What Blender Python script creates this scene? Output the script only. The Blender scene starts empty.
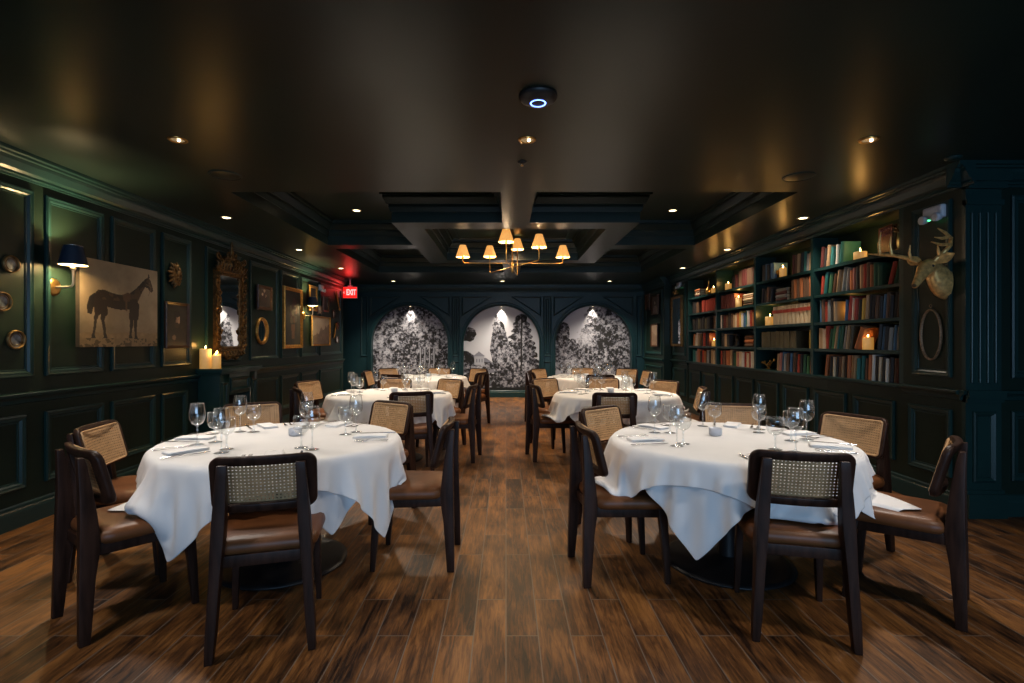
import bpy, bmesh, math, random
import numpy as np
from mathutils import Vector, Matrix, Euler
PI = math.pi
C = bpy.context.scene.collection
S = bpy.context.scene

# ------------------------------------------------------------------ camera, exposure, world, big lights
EYE = 1.33
cam = bpy.data.cameras.new('camera'); cam.lens = 18.0; cam.sensor_width = 36.0
cam.shift_x = 6.0 / 1024.0; cam.clip_start = 0.05; cam.clip_end = 60
camo = bpy.data.objects.new('camera', cam); C.objects.link(camo)
camo.location = (0, 0, EYE); camo.rotation_euler = (PI / 2, 0, 0)
S.camera = camo
S.view_settings.view_transform = 'Standard'; S.view_settings.look = 'None'
S.view_settings.gamma = 1.0; S.view_settings.use_curve_mapping = False
S.view_settings.exposure = 1.0
S.cycles.use_denoising = True
S.cycles.max_bounces = 8; S.cycles.diffuse_bounces = 4; S.cycles.glossy_bounces = 4
S.cycles.transmission_bounces = 8; S.cycles.transparent_max_bounces = 8
S.cycles.caustics_reflective = False; S.cycles.caustics_refractive = False
S.cycles.sample_clamp_indirect = 3.0
W = bpy.data.worlds.new('world'); S.world = W; W.use_nodes = True
W.node_tree.nodes['Background'].inputs[0].default_value = (0.25, 0.5, 0.8, 1)
W.node_tree.nodes['Background'].inputs[1].default_value = 0.6

def kelvin(rgb): return rgb
WARM = (1.0, 0.70, 0.40); DOWN = (1.0, 0.84, 0.66); FRONT = (1.0, 0.90, 0.80); CANDLE = (1.0, 0.50, 0.12); COOL = (0.40, 0.66, 1.0)
P_WINDOW = 85; P_DOWN = 36; P_FRONT = 72; P_MURAL = 30; P_CHAND = 9; P_SCONCE = 46; P_CANDLE = 0.5; P_EXIT = 1.2

def light(name, kind, loc, power, col, size=0.1, aim=None, spot=None, blend=0.6, parent=None, size_y=None):
    l = bpy.data.lights.new(name, kind); l.energy = power; l.color = col
    if kind == 'AREA':
        l.size = size
        if size_y: l.shape = 'RECTANGLE'; l.size_y = size_y
    else: l.shadow_soft_size = size
    if kind == 'SPOT': l.spot_size = math.radians(spot); l.spot_blend = blend
    o = bpy.data.objects.new(name, l); C.objects.link(o); o.location = loc
    if aim is not None:
        o.rotation_euler = (Vector(aim) - Vector(loc)).to_track_quat('-Z', 'Y').to_euler()
    if parent: o.parent = parent; o.location = Vector(loc) - parent.location
    return o
# daylight through the window in the wall behind the camera
light('window_daylight', 'AREA', (1.2, -4.35, 1.55), P_WINDOW, COOL, 5.0, (1.0, 3.0, 1.1), size_y=1.5)

# ------------------------------------------------------------------ materials
def nodes(name):
    m = bpy.data.materials.new(name); m.use_nodes = True
    nt = m.node_tree; return m, nt, nt.nodes['Principled BSDF']
def mat(name, col, rough=0.5, metal=0.0, noise=0.0, scale=20.0, spec=0.5, bump=0.0, coat=0.0, emit=None, estr=0.0, trans=0.0, ior=1.45, stretch=None):
    m, nt, b = nodes(name)
    b.inputs['Roughness'].default_value = rough; b.inputs['Metallic'].default_value = metal
    b.inputs['Specular IOR Level'].default_value = spec; b.inputs['Coat Weight'].default_value = coat
    b.inputs['Transmission Weight'].default_value = trans; b.inputs['IOR'].default_value = ior
    b.inputs['Base Color'].default_value = (*col, 1)
    if emit: b.inputs['Emission Color'].default_value = (*emit, 1); b.inputs['Emission Strength'].default_value = estr
    if noise or bump:
        tc = nt.nodes.new('ShaderNodeTexCoord'); n = nt.nodes.new('ShaderNodeTexNoise'); n.inputs['Scale'].default_value = scale; n.inputs['Detail'].default_value = 5
        src = tc.outputs['Object']
        if stretch:
            mp = nt.nodes.new('ShaderNodeMapping'); mp.inputs['Scale'].default_value = stretch
            nt.links.new(src, mp.inputs[0]); src = mp.outputs[0]
        nt.links.new(src, n.inputs['Vector'])
        if noise:
            r = nt.nodes.new('ShaderNodeValToRGB')
            lo = tuple(max(0, c * (1 - noise)) for c in col); hi = tuple(min(1, c * (1 + noise)) for c in col)
            r.color_ramp.elements[0].color = (*lo, 1); r.color_ramp.elements[1].color = (*hi, 1)
            r.color_ramp.elements[0].position = 0.3; r.color_ramp.elements[1].position = 0.7
            nt.links.new(n.outputs['Fac'], r.inputs[0]); nt.links.new(r.outputs[0], b.inputs['Base Color'])
        if bump:
            bp = nt.nodes.new('ShaderNodeBump'); bp.inputs['Strength'].default_value = bump; bp.inputs['Distance'].default_value = 0.01
            nt.links.new(n.outputs['Fac'], bp.inputs['Height']); nt.links.new(bp.outputs[0], b.inputs['Normal'])
    return m
def paint_mat(name, rough=0.6, coat=0.0):
    m, nt, b = nodes(name)
    a = nt.nodes.new('ShaderNodeAttribute'); a.attribute_name = 'paint'
    nt.links.new(a.outputs['Color'], b.inputs['Base Color']); b.inputs['Roughness'].default_value = rough
    b.inputs['Coat Weight'].default_value = coat; b.inputs['Coat Roughness'].default_value = 0.15
    return m
M = {}
M['wall'] = mat('dark_green_wall_paint', (0.009, 0.0195, 0.0145), 0.38, noise=0.12, scale=3, bump=0.03, spec=0.22)
M['trim'] = mat('dark_green_trim_paint', (0.009, 0.032, 0.031), 0.30, noise=0.1, scale=4, spec=0.4)
M['backwall'] = mat('teal_wall_paint', (0.010, 0.036, 0.044), 0.38, noise=0.1, scale=3, spec=0.35)
M['ceil'] = mat('dark_ceiling_paint', (0.0125, 0.023, 0.0195), 0.31, noise=0.15, scale=1.2, bump=0.015, spec=0.33)
M['wood'] = mat('dark_walnut', (0.028, 0.013, 0.0085), 0.42, noise=0.5, scale=14, stretch=(3, 3, 0.4), spec=0.22)
M['leather'] = mat('brown_leather', (0.145, 0.052, 0.017), 0.42, noise=0.25, scale=9, bump=0.06, spec=0.4)
M['cane'] = mat('woven_cane', (0.47, 0.285, 0.14), 0.5, noise=0.2, scale=60)
M['cloth'] = mat('white_cotton', (0.78, 0.77, 0.76), 0.85, noise=0.03, scale=6, spec=0.2)
M['napkin'] = mat('white_napkin', (0.82, 0.82, 0.82), 0.85, spec=0.2, noise=0.02, scale=30)
M['silver'] = mat('polished_steel', (0.55, 0.55, 0.56), 0.18, 1.0, noise=0.05, scale=40)
M['brass'] = mat('aged_brass', (0.62, 0.36, 0.11), 0.28, 1.0, noise=0.2, scale=20)
M['gold'] = mat('gilded_frame', (0.50, 0.27, 0.07), 0.38, 0.85, noise=0.35, scale=30, bump=0.3)
M['darkgold'] = mat('antique_gilding', (0.115, 0.062, 0.02), 0.42, 0.7, noise=0.6, scale=25, bump=0.4)
M['bronze'] = mat('antler_gold', (0.82, 0.44, 0.15), 0.34, 0.45, noise=0.4, scale=35, bump=0.25)
M['black'] = mat('matte_black', (0.01, 0.01, 0.011), 0.45, noise=0.1, scale=10)
def glass_material():
    m, nt, b = nodes('thin_clear_glass'); L = nt.links.new
    tr = nt.nodes.new('ShaderNodeBsdfTransparent'); tr.inputs[0].default_value = (0.93, 0.95, 0.96, 1)
    gl = nt.nodes.new('ShaderNodeBsdfGlossy'); gl.inputs['Roughness'].default_value = 0.04; gl.inputs['Color'].default_value = (1, 1, 1, 1)
    lw = nt.nodes.new('ShaderNodeLayerWeight'); lw.inputs['Blend'].default_value = 0.5
    pw = nt.nodes.new('ShaderNodeMath'); pw.operation = 'POWER'; L(lw.outputs['Facing'], pw.inputs[0]); pw.inputs[1].default_value = 2.2
    ma = nt.nodes.new('ShaderNodeMath'); ma.operation = 'MULTIPLY_ADD'; L(pw.outputs[0], ma.inputs[0]); ma.inputs[1].default_value = 0.75; ma.inputs[2].default_value = 0.10
    mx = nt.nodes.new('ShaderNodeMixShader'); L(ma.outputs[0], mx.inputs[0]); L(tr.outputs[0], mx.inputs[1]); L(gl.outputs[0], mx.inputs[2])
    L(mx.outputs[0], nt.nodes['Material Output'].inputs['Surface']); return m
M['glass'] = glass_material()
M['mirror'] = mat('mirror_glass', (0.85, 0.86, 0.86), 0.02, 1.0, noise=0.01, scale=2)
M['white'] = mat('white_plastic', (0.55, 0.55, 0.6), 0.4, noise=0.03, scale=5)
M['wax'] = mat('ivory_wax', (0.85, 0.66, 0.36), 0.5, emit=(1.0, 0.45, 0.08), estr=0.16, noise=0.05, scale=10)
M['flame'] = mat('candle_flame', (1, 0.8, 0.4), 0.5, emit=(1.0, 0.62, 0.2), estr=14)
M['shade_navy'] = mat('navy_lampshade', (0.012, 0.022, 0.045), 0.5, noise=0.1, scale=40)
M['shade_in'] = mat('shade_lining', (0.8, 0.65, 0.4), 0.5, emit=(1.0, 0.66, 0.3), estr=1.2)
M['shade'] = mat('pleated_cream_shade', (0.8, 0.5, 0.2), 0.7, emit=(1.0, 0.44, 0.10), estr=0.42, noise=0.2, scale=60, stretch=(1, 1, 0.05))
M['bulb'] = mat('lit_bulb', (1, 0.9, 0.7), 0.4, emit=(1.0, 0.80, 0.5), estr=3.5)
M['lens'] = mat('downlight_lens', (1, 0.9, 0.7), 0.4, emit=(1.0, 0.78, 0.45), estr=5)
M['lens_dim'] = mat('deep_downlight_lens', (0.35, 0.25, 0.12), 0.25, 0.9, emit=(1.0, 0.7, 0.35), estr=0.12)
M['redglow'] = mat('exit_red_face', (0.6, 0.02, 0.02), 0.4, emit=(1.0, 0.015, 0.01), estr=0.6)
M['exitletter'] = mat('exit_white_letter', (1, 1, 1), 0.4, emit=(1.0, 0.80, 0.75), estr=0.35)
M['blueled'] = mat('blue_led_ring', (0.1, 0.2, 1), 0.4, emit=(0.12, 0.25, 1.0), estr=4)
M['greenled'] = mat('green_led', (0.1, 0.8, 0.3), 0.4, emit=(0.1, 1.0, 0.35), estr=2)
M['pages'] = mat('book_pages', (0.55, 0.45, 0.30), 0.8, noise=0.15, scale=80)
M['paint'] = paint_mat('oil_paint', 0.55, 0.1)
M['mural'] = paint_mat('printed_wallpaper', 0.8)
M['frost'] = mat('frosted_glass', (0.75, 0.8, 0.9), 0.35, noise=0.03, scale=20, trans=0.4)
M['gold_dim'] = mat('dull_gilt', (0.20, 0.12, 0.045), 0.42, 0.7, noise=0.35, scale=30, bump=0.2)
M['rope'] = mat('old_rope_gilt', (0.22, 0.14, 0.08), 0.5, 0.3, noise=0.4, scale=80)
M['plaque_red'] = mat('reddish_plaque', (0.25, 0.08, 0.05), 0.5, noise=0.4, scale=30)
M['bronze_dark'] = mat('dark_patina', (0.03, 0.022, 0.016), 0.35, 0.5, noise=0.3, scale=30)
M['black_gold'] = mat('dark_muzzle', (0.10, 0.065, 0.035), 0.4, 0.6, noise=0.3, scale=60)
M['nickel'] = mat('satin_nickel', (0.6, 0.52, 0.4), 0.38, 0.6, noise=0.05, scale=20)
def floor_material():
    m, nt, b = nodes('wood_plank_tile'); L = nt.links.new; N = nt.nodes.new
    tc = N('ShaderNodeTexCoord'); sx = N('ShaderNodeSeparateXYZ'); L(tc.outputs['Object'], sx.inputs[0])
    cx = N('ShaderNodeCombineXYZ'); L(sx.outputs['Y'], cx.inputs['X']); L(sx.outputs['X'], cx.inputs['Y'])
    br = N('ShaderNodeTexBrick'); L(cx.outputs[0], br.inputs['Vector'])
    br.inputs['Scale'].default_value = 1.0; br.inputs['Brick Width'].default_value = 0.88; br.inputs['Row Height'].default_value = 0.146
    br.inputs['Mortar Size'].default_value = 0.0028; br.inputs['Mortar Smooth'].default_value = 0.2; br.offset = 0.37; br.offset_frequency = 2
    br.inputs['Color1'].default_value = (0, 0, 0, 1); br.inputs['Color2'].default_value = (1, 1, 1, 1); br.inputs['Mortar'].default_value = (0.5, 0.5, 0.5, 1)
    # grain, stretched along each plank and shifted from plank to plank
    off = N('ShaderNodeVectorMath'); off.operation = 'MULTIPLY_ADD'
    L(br.outputs['Color'], off.inputs[0]); off.inputs[1].default_value = (7, 13, 0); L(cx.outputs[0], off.inputs[2])
    mp = N('ShaderNodeMapping'); mp.inputs['Scale'].default_value = (2.2, 22, 1); L(off.outputs[0], mp.inputs[0])
    g = N('ShaderNodeTexNoise'); g.inputs['Scale'].default_value = 2.6; g.inputs['Detail'].default_value = 7; g.inputs['Roughness'].default_value = 0.65; g.inputs['Distortion'].default_value = 0.8; L(mp.outputs[0], g.inputs['Vector'])
    mp2 = N('ShaderNodeMapping'); mp2.inputs['Scale'].default_value = (1.0, 3.2, 1); L(off.outputs[0], mp2.inputs[0])
    k = N('ShaderNodeTexNoise'); k.inputs['Scale'].default_value = 2.4; k.inputs['Detail'].default_value = 4; L(mp2.outputs[0], k.inputs['Vector'])
    r1 = N('ShaderNodeValToRGB'); e = r1.color_ramp.elements
    e[0].position = 0.28; e[0].color = (0.014, 0.005, 0.0017, 1); e[1].position = 0.78; e[1].color = (0.29, 0.120, 0.030, 1)
    x = e.new(0.5); x.color = (0.112, 0.043, 0.0108, 1)
    a1 = N('ShaderNodeMath'); a1.operation = 'MULTIPLY_ADD'; L(k.outputs['Fac'], a1.inputs[0]); a1.inputs[1].default_value = 0.9
    a0 = N('ShaderNodeMath'); a0.operation = 'MULTIPLY_ADD'; L(g.outputs['Fac'], a0.inputs[0]); a0.inputs[1].default_value = 1.05; a0.inputs[2].default_value = -0.56
    L(a0.outputs[0], a1.inputs[2])
    sv = N('ShaderNodeSeparateColor'); L(br.outputs['Color'], sv.inputs[0])
    a2 = N('ShaderNodeMath'); a2.operation = 'MULTIPLY_ADD'; L(sv.outputs[0], a2.inputs[0]); a2.inputs[1].default_value = 0.20; L(a1.outputs[0], a2.inputs[2])
    L(a2.outputs[0], r1.inputs[0])
    mx = N('ShaderNodeMix'); mx.data_type = 'RGBA'; L(br.outputs['Fac'], mx.inputs[0]); L(r1.outputs[0], mx.inputs[6]); mx.inputs[7].default_value = (0.15, 0.115, 0.09, 1)
    L(mx.outputs[2], b.inputs['Base Color'])
    rr = N('ShaderNodeMapRange'); L(g.outputs['Fac'], rr.inputs[0]); rr.inputs[3].default_value = 0.34; rr.inputs[4].default_value = 0.56; L(rr.outputs[0], b.inputs['Roughness'])
    bp = N('ShaderNodeBump'); bp.inputs['Strength'].default_value = 0.25; bp.inputs['Distance'].default_value = 0.004
    sb = N('ShaderNodeMath'); sb.operation = 'SUBTRACT'; L(g.outputs['Fac'], sb.inputs[0]); L(br.outputs['Fac'], sb.inputs[1]); L(sb.outputs[0], bp.inputs['Height']); L(bp.outputs[0], b.inputs['Normal'])
    return m
M['floor'] = floor_material()

# ------------------------------------------------------------------ mesh helpers
class MB:
    def __init__(s): s.v = []; s.f = []; s.sm = []; s.mi = []; s.m = 0
    def add(s, vs, fs, smooth=False):
        n = len(s.v); s.v += [tuple(v) for v in vs]
        for f in fs: s.f.append(tuple(n + i for i in f)); s.sm.append(smooth); s.mi.append(s.m)
        return s
    def box(s, x0, x1, y0, y1, z0, z1):
        if x0 > x1: x0, x1 = x1, x0
        if y0 > y1: y0, y1 = y1, y0
        return s.add([(x0, y0, z0), (x1, y0, z0), (x1, y1, z0), (x0, y1, z0), (x0, y0, z1), (x1, y0, z1), (x1, y1, z1), (x0, y1, z1)],
              [(0, 3, 2, 1), (4, 5, 6, 7), (0, 1, 5, 4), (1, 2, 6, 5), (2, 3, 7, 6), (3, 0, 4, 7)])
    def grid(s, P, closed=(False, False), smooth=True, flip=False):      # P[i][j] points
        n, m = len(P), len(P[0]); fs = []
        for i in range(n if closed[0] else n - 1):
            for j in range(m if closed[1] else m - 1):
                a, b, c, d = i * m + j, ((i + 1) % n) * m + j, ((i + 1) % n) * m + (j + 1) % m, i * m + (j + 1) % m
                fs.append((a, d, c, b) if flip else (a, b, c, d))
        return s.add([p for r in P for p in r], fs, smooth)
    def cap(s, ring, flip=False): return s.add(ring, [tuple(reversed(range(len(ring)))) if flip else tuple(range(len(ring)))])
    def lathe(s, prof, n=24, c=(0, 0, 0), axis='z', smooth=True, closed=False):
        P = []
        for i in range(n):
            a = 2 * PI * i / n; row = []
            for r, z in prof:
                p = (r * math.cos(a), r * math.sin(a), z)
                if axis == 'x': p = (p[2], p[0], p[1])
                if axis == 'y': p = (p[0], p[2], p[1])
                row.append((p[0] + c[0], p[1] + c[1], p[2] + c[2]))
            P.append(row)
        return s.grid(P, (True, closed), smooth, flip=(axis == 'y'))
    def tube(s, pts, r, n=10, caps=True, squash=1.0, smooth=True):
        pts = [Vector(p) for p in pts]; rs = r if isinstance(r, (list, tuple)) else [r] * len(pts)
        up = None; P = []
        for i, p in enumerate(pts):
            t = (pts[min(i + 1, len(pts) - 1)] - pts[max(i - 1, 0)]).normalized()
            if up is None: up = Vector((0, 0, 1)) if abs(t.z) < 0.9 else Vector((1, 0, 0))
            u = t.cross(up); u = u.normalized() if u.length > 1e-6 else Vector((1, 0, 0)); w = u.cross(t).normalized(); up = w
            P.append([tuple(p + rs[i] * (math.cos(2 * PI * k / n) * u + squash * math.sin(2 * PI * k / n) * w)) for k in range(n)])
        s.grid(P, (False, True), smooth)
        if caps: s.cap(P[0], True); s.cap(P[-1])
        return s
    def sphere(s, c, r, n=12, m=8, sc=(1, 1, 1)):
        prof = [(math.sin(PI * i / m) , -math.cos(PI * i / m)) for i in range(m + 1)]
        P = [[(c[0] + r * sc[0] * q * math.cos(2 * PI * k / n), c[1] + r * sc[1] * q * math.sin(2 * PI * k / n), c[2] + r * sc[2] * z) for q, z in prof] for k in range(n)]
        return s.grid(P, (True, False))
    def prism(s, poly, axis, a, b):                                        # poly in the other two axes, in xyz order
        def P(u, v, w): return {'x': (w, u, v), 'y': (u, w, v), 'z': (u, v, w)}[axis]
        n = len(poly); A = [P(u, v, a) for u, v in poly]; B = [P(u, v, b) for u, v in poly]
        return s.add(A + B, [tuple(range(n)), tuple(reversed(range(n, 2 * n)))] + [(i, n + i, n + (i + 1) % n, (i + 1) % n) for i in range(n)])
    def xf(s, fn): s.v = [tuple(fn(*v)) for v in s.v]; return s
    def mesh(s, name, mats, bevel=0.0, seg=2, weld=False):
        me = bpy.data.meshes.new(name); me.from_pydata(s.v, [], s.f)
        for m in (mats if isinstance(mats, (list, tuple)) else [mats]): me.materials.append(m)
        me.polygons.foreach_set('use_smooth', s.sm); me.polygons.foreach_set('material_index', s.mi)
        bm = bmesh.new(); bm.from_mesh(me)
        if weld or bevel: bmesh.ops.remove_doubles(bm, verts=bm.verts, dist=1e-5)
        bmesh.ops.recalc_face_normals(bm, faces=bm.faces)
        if bevel:
            ed = [e for e in bm.edges if len(e.link_faces) == 2 and e.calc_face_angle(0) > 0.6]
            bmesh.ops.bevel(bm, geom=ed, offset=bevel, segments=seg, affect='EDGES', profile=0.6)
            for f in bm.faces: f.smooth = True
        bm.to_mesh(me); bm.free()
        if bevel:
            try: me.set_sharp_from_angle(angle=math.radians(50))
            except Exception: pass
        return me
def obj(name, mb, m=None, parent=None, bevel=0.0, seg=2, weld=False):
    me = mb.mesh(name, m, bevel, seg, weld) if isinstance(mb, MB) else mb
    o = bpy.data.objects.new(name, me); C.objects.link(o)
    if parent: o.parent = parent
    return o
def tag(o, label=None, cat=None, group=None, kind=None):
    if label: o['label'] = label
    if cat: o['category'] = cat
    if group: o['group'] = group
    if kind: o['kind'] = kind
    return o
def thing(name, label, cat, loc=(0, 0, 0), rz=0.0, group=None):
    o = bpy.data.objects.new(name, None); C.objects.link(o); o.location = loc; o.rotation_euler = (0, 0, rz); o.empty_display_size = 0.1
    return tag(o, label, cat, group)
def struct(name, mb, m, bevel=0.0): return tag(obj(name, mb, m, None, bevel), kind='structure')
def kids(o): return [c for c in list(o.children)]
def dup(o, loc=None, rz=None, label=None, group=None, parent=None):
    c = o.copy(); C.objects.link(c)
    if parent: c.parent = parent
    if loc is not None: c.location = loc
    if rz is not None: c.rotation_euler = (0, 0, rz)
    if label: c['label'] = label
    if group: c['group'] = group
    for k in kids(o): dup(k, parent=c)
    return c
def rrect(w, h, r, n=6):                                                   # rounded rectangle loop, centred
    out = []
    for cx, cz, a0 in ((w / 2 - r, h / 2 - r, 0), (-w / 2 + r, h / 2 - r, 90), (-w / 2 + r, -h / 2 + r, 180), (w / 2 - r, -h / 2 + r, 270)):
        for i in range(n + 1):
            a = math.radians(a0 + 90 * i / n); out.append((cx + r * math.cos(a), cz + r * math.sin(a)))
    return out
# ------------------------------------------------------------------ the room
XL, XR, YB, ZC = -3.5, 3.47, 12.2, 2.67          # side walls, end wall, ceiling
XR2 = 6.2; YR = 3.9; YREAR = -4.5                  # the room is wider beside the camera
XCASE = 3.78                                       # back of the bookcase recess
struct('floor', MB().box(-6.0, XR2 + .2, YREAR - .3, YB + .3, -0.1, 0), M['floor'])
mb = MB(); OX0, OX1, OY0, OY1 = -2.47, 2.62, 4.59, 9.93; ZT = 2.99
mb.box(-6.0, XR2 + .2, YREAR - .3, OY0, ZC, 3.2).box(-6.0, XR2 + .2, OY1, YB + .3, ZC, 3.2)
mb.box(-6.0, OX0, OY0, OY1, ZC, 3.2).box(OX1, XR2 + .2, OY0, OY1, ZC, 3.2).box(OX0, OX1, OY0, OY1, ZT, 3.2)
struct('ceiling', mb, M['ceil'])
# coffer beams: a square ring with four spokes
CX, CY = 0.11, 7.26; RX, RY, BW = 1.40, 1.49, 0.32
mb = MB()
mb.box(CX - RX, CX + RX, CY - RY, CY - RY + BW, ZC, ZT).box(CX - RX, CX + RX, CY + RY - BW, CY + RY, ZC, ZT)
mb.box(CX - RX, CX - RX + BW, CY - RY + BW, CY + RY - BW, ZC, ZT).box(CX + RX - BW, CX + RX, CY - RY + BW, CY + RY - BW, ZC, ZT)
mb.box(CX - .155, CX + .155, OY0, CY - RY, ZC, ZT).box(CX - .155, CX + .155, CY + RY, OY1, ZC, ZT)
mb.box(OX0, CX - RX, CY - .155, CY + .155, ZC, ZT).box(CX + RX, OX1, CY - .155, CY + .155, ZC, ZT)
struct('ceiling_beam', mb, M['ceil'])
# stepped cornice inside every coffer
def ring_mould(mb, loop, prof, plane):                                      # loop: CCW rectangle/polygon of (u,v); prof: [(inset,depth)]
    n = len(loop); P = []
    for i in range(n):
        p0, p, p1 = Vector(loop[i - 1]), Vector(loop[i]), Vector(loop[(i + 1) % n])
        d0, d1 = (p - p0).normalized(), (p1 - p).normalized()
        n0, n1 = Vector((-d0.y, d0.x)), Vector((-d1.y, d1.x)); k = 1.0 / max(0.25, 1 + n0.dot(n1))
        mi = (n0 + n1) * k
        P.append([plane(p.x + mi.x * s, p.y + mi.y * s, d) for s, d in prof])
    mb.grid(P, (True, False), smooth=False)
def rect(u0, u1, v0, v1): return [(u0, v0), (u1, v0), (u1, v1), (u0, v1)]
mb = MB(); pc = lambda u, v, d: (u, v, ZT - d)
prof = [(0, .20), (.012, .20), (.03, .15), (.03, .12), (.05, .12), (.085, .055), (.085, .03), (.11, .03), (.115, 0)]
L_front_left = [(OX0, OY0), (CX - .155, OY0), (CX - .155, CY - RY), (CX - RX, CY - RY), (CX - RX, CY - .155), (OX0, CY - .155)]
def mx_(l): return [(2 * CX - u, v) for u, v in reversed(l)]
def my_(l): return [(u, 2 * CY - v) for u, v in reversed(l)]
def fit(l): return [(OX1 if u > OX1 - .2 else u, OY1 if v > OY1 - .2 else v) for u, v in l]
for l in (L_front_left, fit(mx_(L_front_left)), fit(my_(L_front_left)), fit(mx_(my_(L_front_left)))):
    ring_mould(mb, l, prof, pc)
ring_mould(mb, rect(CX - RX + BW, CX + RX - BW, CY - RY + BW, CY + RY - BW), prof, pc)
ring_mould(mb, rect(CX - RX + BW + .2, CX + RX - BW - .2, CY - RY + BW + .2, CY + RY - BW - .2), [(0, 0), (0, .015), (.015, .022), (.035, .01), (.04, 0)], pc)
# flat edge moulding on the soffit round the whole opening
struct('trim_1', mb, M['ceil'])

PANEL = [(0, 0), (0, .016), (.010, .024), (.024, .019), (.034, .019), (.046, .006), (.056, .006), (.058, 0)]
def wall_left(u, v, d): return (XL + d, u, v)
def wall_right(u, v, d): return (XR - d, u, v)
def wall_far(u, v, d): return (u, YB - d, v)
# --- wall with the horse painting
YD = 11.0                                          # where the side passage opens
struct('wall_left', MB().box(XL - .15, XL, YREAR, YD, 0, ZC), M['wall'])
mb = MB().box(-5.6, -5.45, YD - .1, YB + .2, 0, ZC).box(-5.45, XL - .15, YD - .15, YD, 0, ZC)
struct('wall_passage', mb, M['wall'])
mb = MB()
ups = [(-1.0, .35), (.5, 1.85), (2.0, 2.75), (2.86, 3.78), (3.88, 4.44), (4.53, 5.09), (5.19, 5.67), (5.95, 6.75), (6.98, 7.85), (7.95, 8.62), (8.72, 9.5), (9.6, 10.85)]
for a, b in ups: ring_mould(mb, rect(a, b, 1.07, 2.44), PANEL, wall_left)
for a, b in [(2.0, 2.7), (2.85, 3.72), (3.88, 4.44), (4.53, 5.09), (5.19, 5.60), (6.98, 7.85), (7.95, 8.62), (8.72, 9.5), (9.6, 10.85)]:
    ring_mould(mb, rect(a, b, .27, .80), PANEL, wall_left)
struct('trim_2', mb, M['trim'])
CROWN = [(0, 0), (0, -.17), (.012, -.17), (.018, -.155), (.03, -.150), (.03, -.135), (.05, -.12), (.075, -.075), (.08, -.05), (.098, -.045), (.10, -.03), (.118, -.024), (.12, 0)]
RAIL = [(0, -.075), (.010, -.07), (.014, -.045), (.026, -.030), (.040, -.022), (.045, -.004), (.040, .002), (0, .006)]
BASE = [(0, 0), (.022, 0), (.022, .11), (.018, .125), (.012, .135), (.010, .155), (0, .165)]
def run_left(prof, z, y0, y1, x=XL): return [(x + d, z + h) for d, h in prof], y0, y1
def mould_y(mb, prof, x, sgn, z, y0, y1):          # a moulding that runs along Y
    mb.prism([(x + sgn * d, z + h) for d, h in prof], 'y', y0, y1)
def mould_x(mb, prof, y, sgn, z, x0, x1):          # a moulding that runs along X
    mb.prism([(y + sgn * d, z + h) for d, h in prof], 'x', x0, x1)
mb = MB(); mould_y(mb, CROWN, XL, 1, ZC, YREAR, YD); mould_y(mb, RAIL, XL, 1, .955, YREAR, YD)
struct('trim_3', mb, M['trim'])
mb = MB(); mould_y(mb, BASE, XL, 1, 0, YREAR, YD); struct('baseboard_left', mb, M['trim'])
# --- end wall with three arches
NICHE = .13; ARCH = [-2.29, -.11, 2.08]; AR = .905; SPR = 1.275
def arch_loop(cx, r, z0=.16, n=36):
    return [(cx + r, z0)] + [(cx + r * math.cos(PI * i / n), SPR + r * math.sin(PI * i / n)) for i in range(n + 1)] + [(cx - r, z0)]
def arch_face(mb):                                  # the wall's front face with three arched niches cut into it
    xs = [-5.6]
    for cx in ARCH:
        l = [(x, z) for x, z in reversed(arch_loop(cx, AR))]                 # from the foot at -r over the crown to the foot at +r
        mb.add([(xs[-1], YB, 0), (cx - AR, YB, 0), (cx - AR, YB, ZC), (xs[-1], YB, ZC)], [(0, 1, 2, 3)])
        mb.add([(cx - AR, YB, 0), (cx + AR, YB, 0), (cx + AR, YB, .16), (cx - AR, YB, .16)], [(0, 1, 2, 3)])
        mb.add([(cx - AR, YB, .16), (cx + AR, YB, .16), (cx + AR, YB + NICHE, .16), (cx - AR, YB + NICHE, .16)], [(0, 1, 2, 3)])
        for (x0, z0), (x1, z1) in zip(l[:-1], l[1:]):
            if abs(x1 - x0) > 1e-6: mb.add([(x0, YB, z0), (x1, YB, z1), (x1, YB, ZC), (x0, YB, ZC)], [(0, 1, 2, 3)])
            mb.add([(x0, YB, z0), (x1, YB, z1), (x1, YB + NICHE, z1), (x0, YB + NICHE, z0)], [(0, 1, 2, 3)])
        xs.append(cx + AR)
    mb.add([(xs[-1], YB, 0), (XR + .6, YB, 0), (XR + .6, YB, ZC), (xs[-1], YB, ZC)], [(0, 1, 2, 3)])
mb = MB().box(-5.6, XR + .6, YB + NICHE, YB + NICHE + .15, 0, ZC)
struct('wall_end', mb, M['backwall']); mb = MB(); arch_face(mb); struct('wall_end_face', mb, M['backwall'])  # the arched face is the end wall's own front surface, not a moulding
def open_mould(mb, loop, prof, plane):             # moulding along an open path
    n = len(loop); P = []
    for i in range(n):
        p0, p, p1 = Vector(loop[max(i - 1, 0)]), Vector(loop[i]), Vector(loop[min(i + 1, n - 1)])
        d = (p1 - p0).normalized(); nn = Vector((d.y, -d.x))
        P.append([plane(p.x + nn.x * s, p.y + nn.y * s, dd) for s, dd in prof])
    mb.grid(P, (False, False), smooth=False)
mb = MB()
for cx in ARCH:
    open_mould(mb, arch_loop(cx, AR), [(0, 0), (0, .055), (.012, .065), (.03, .06), (.045, .045), (.07, .045), (.085, .03), (.10, .03), (.105, 0)], wall_far)
SMALL = [(0, 0), (0, .012), (.010, .020), (.022, .014), (.034, .006), (.036, 0)]
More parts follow.
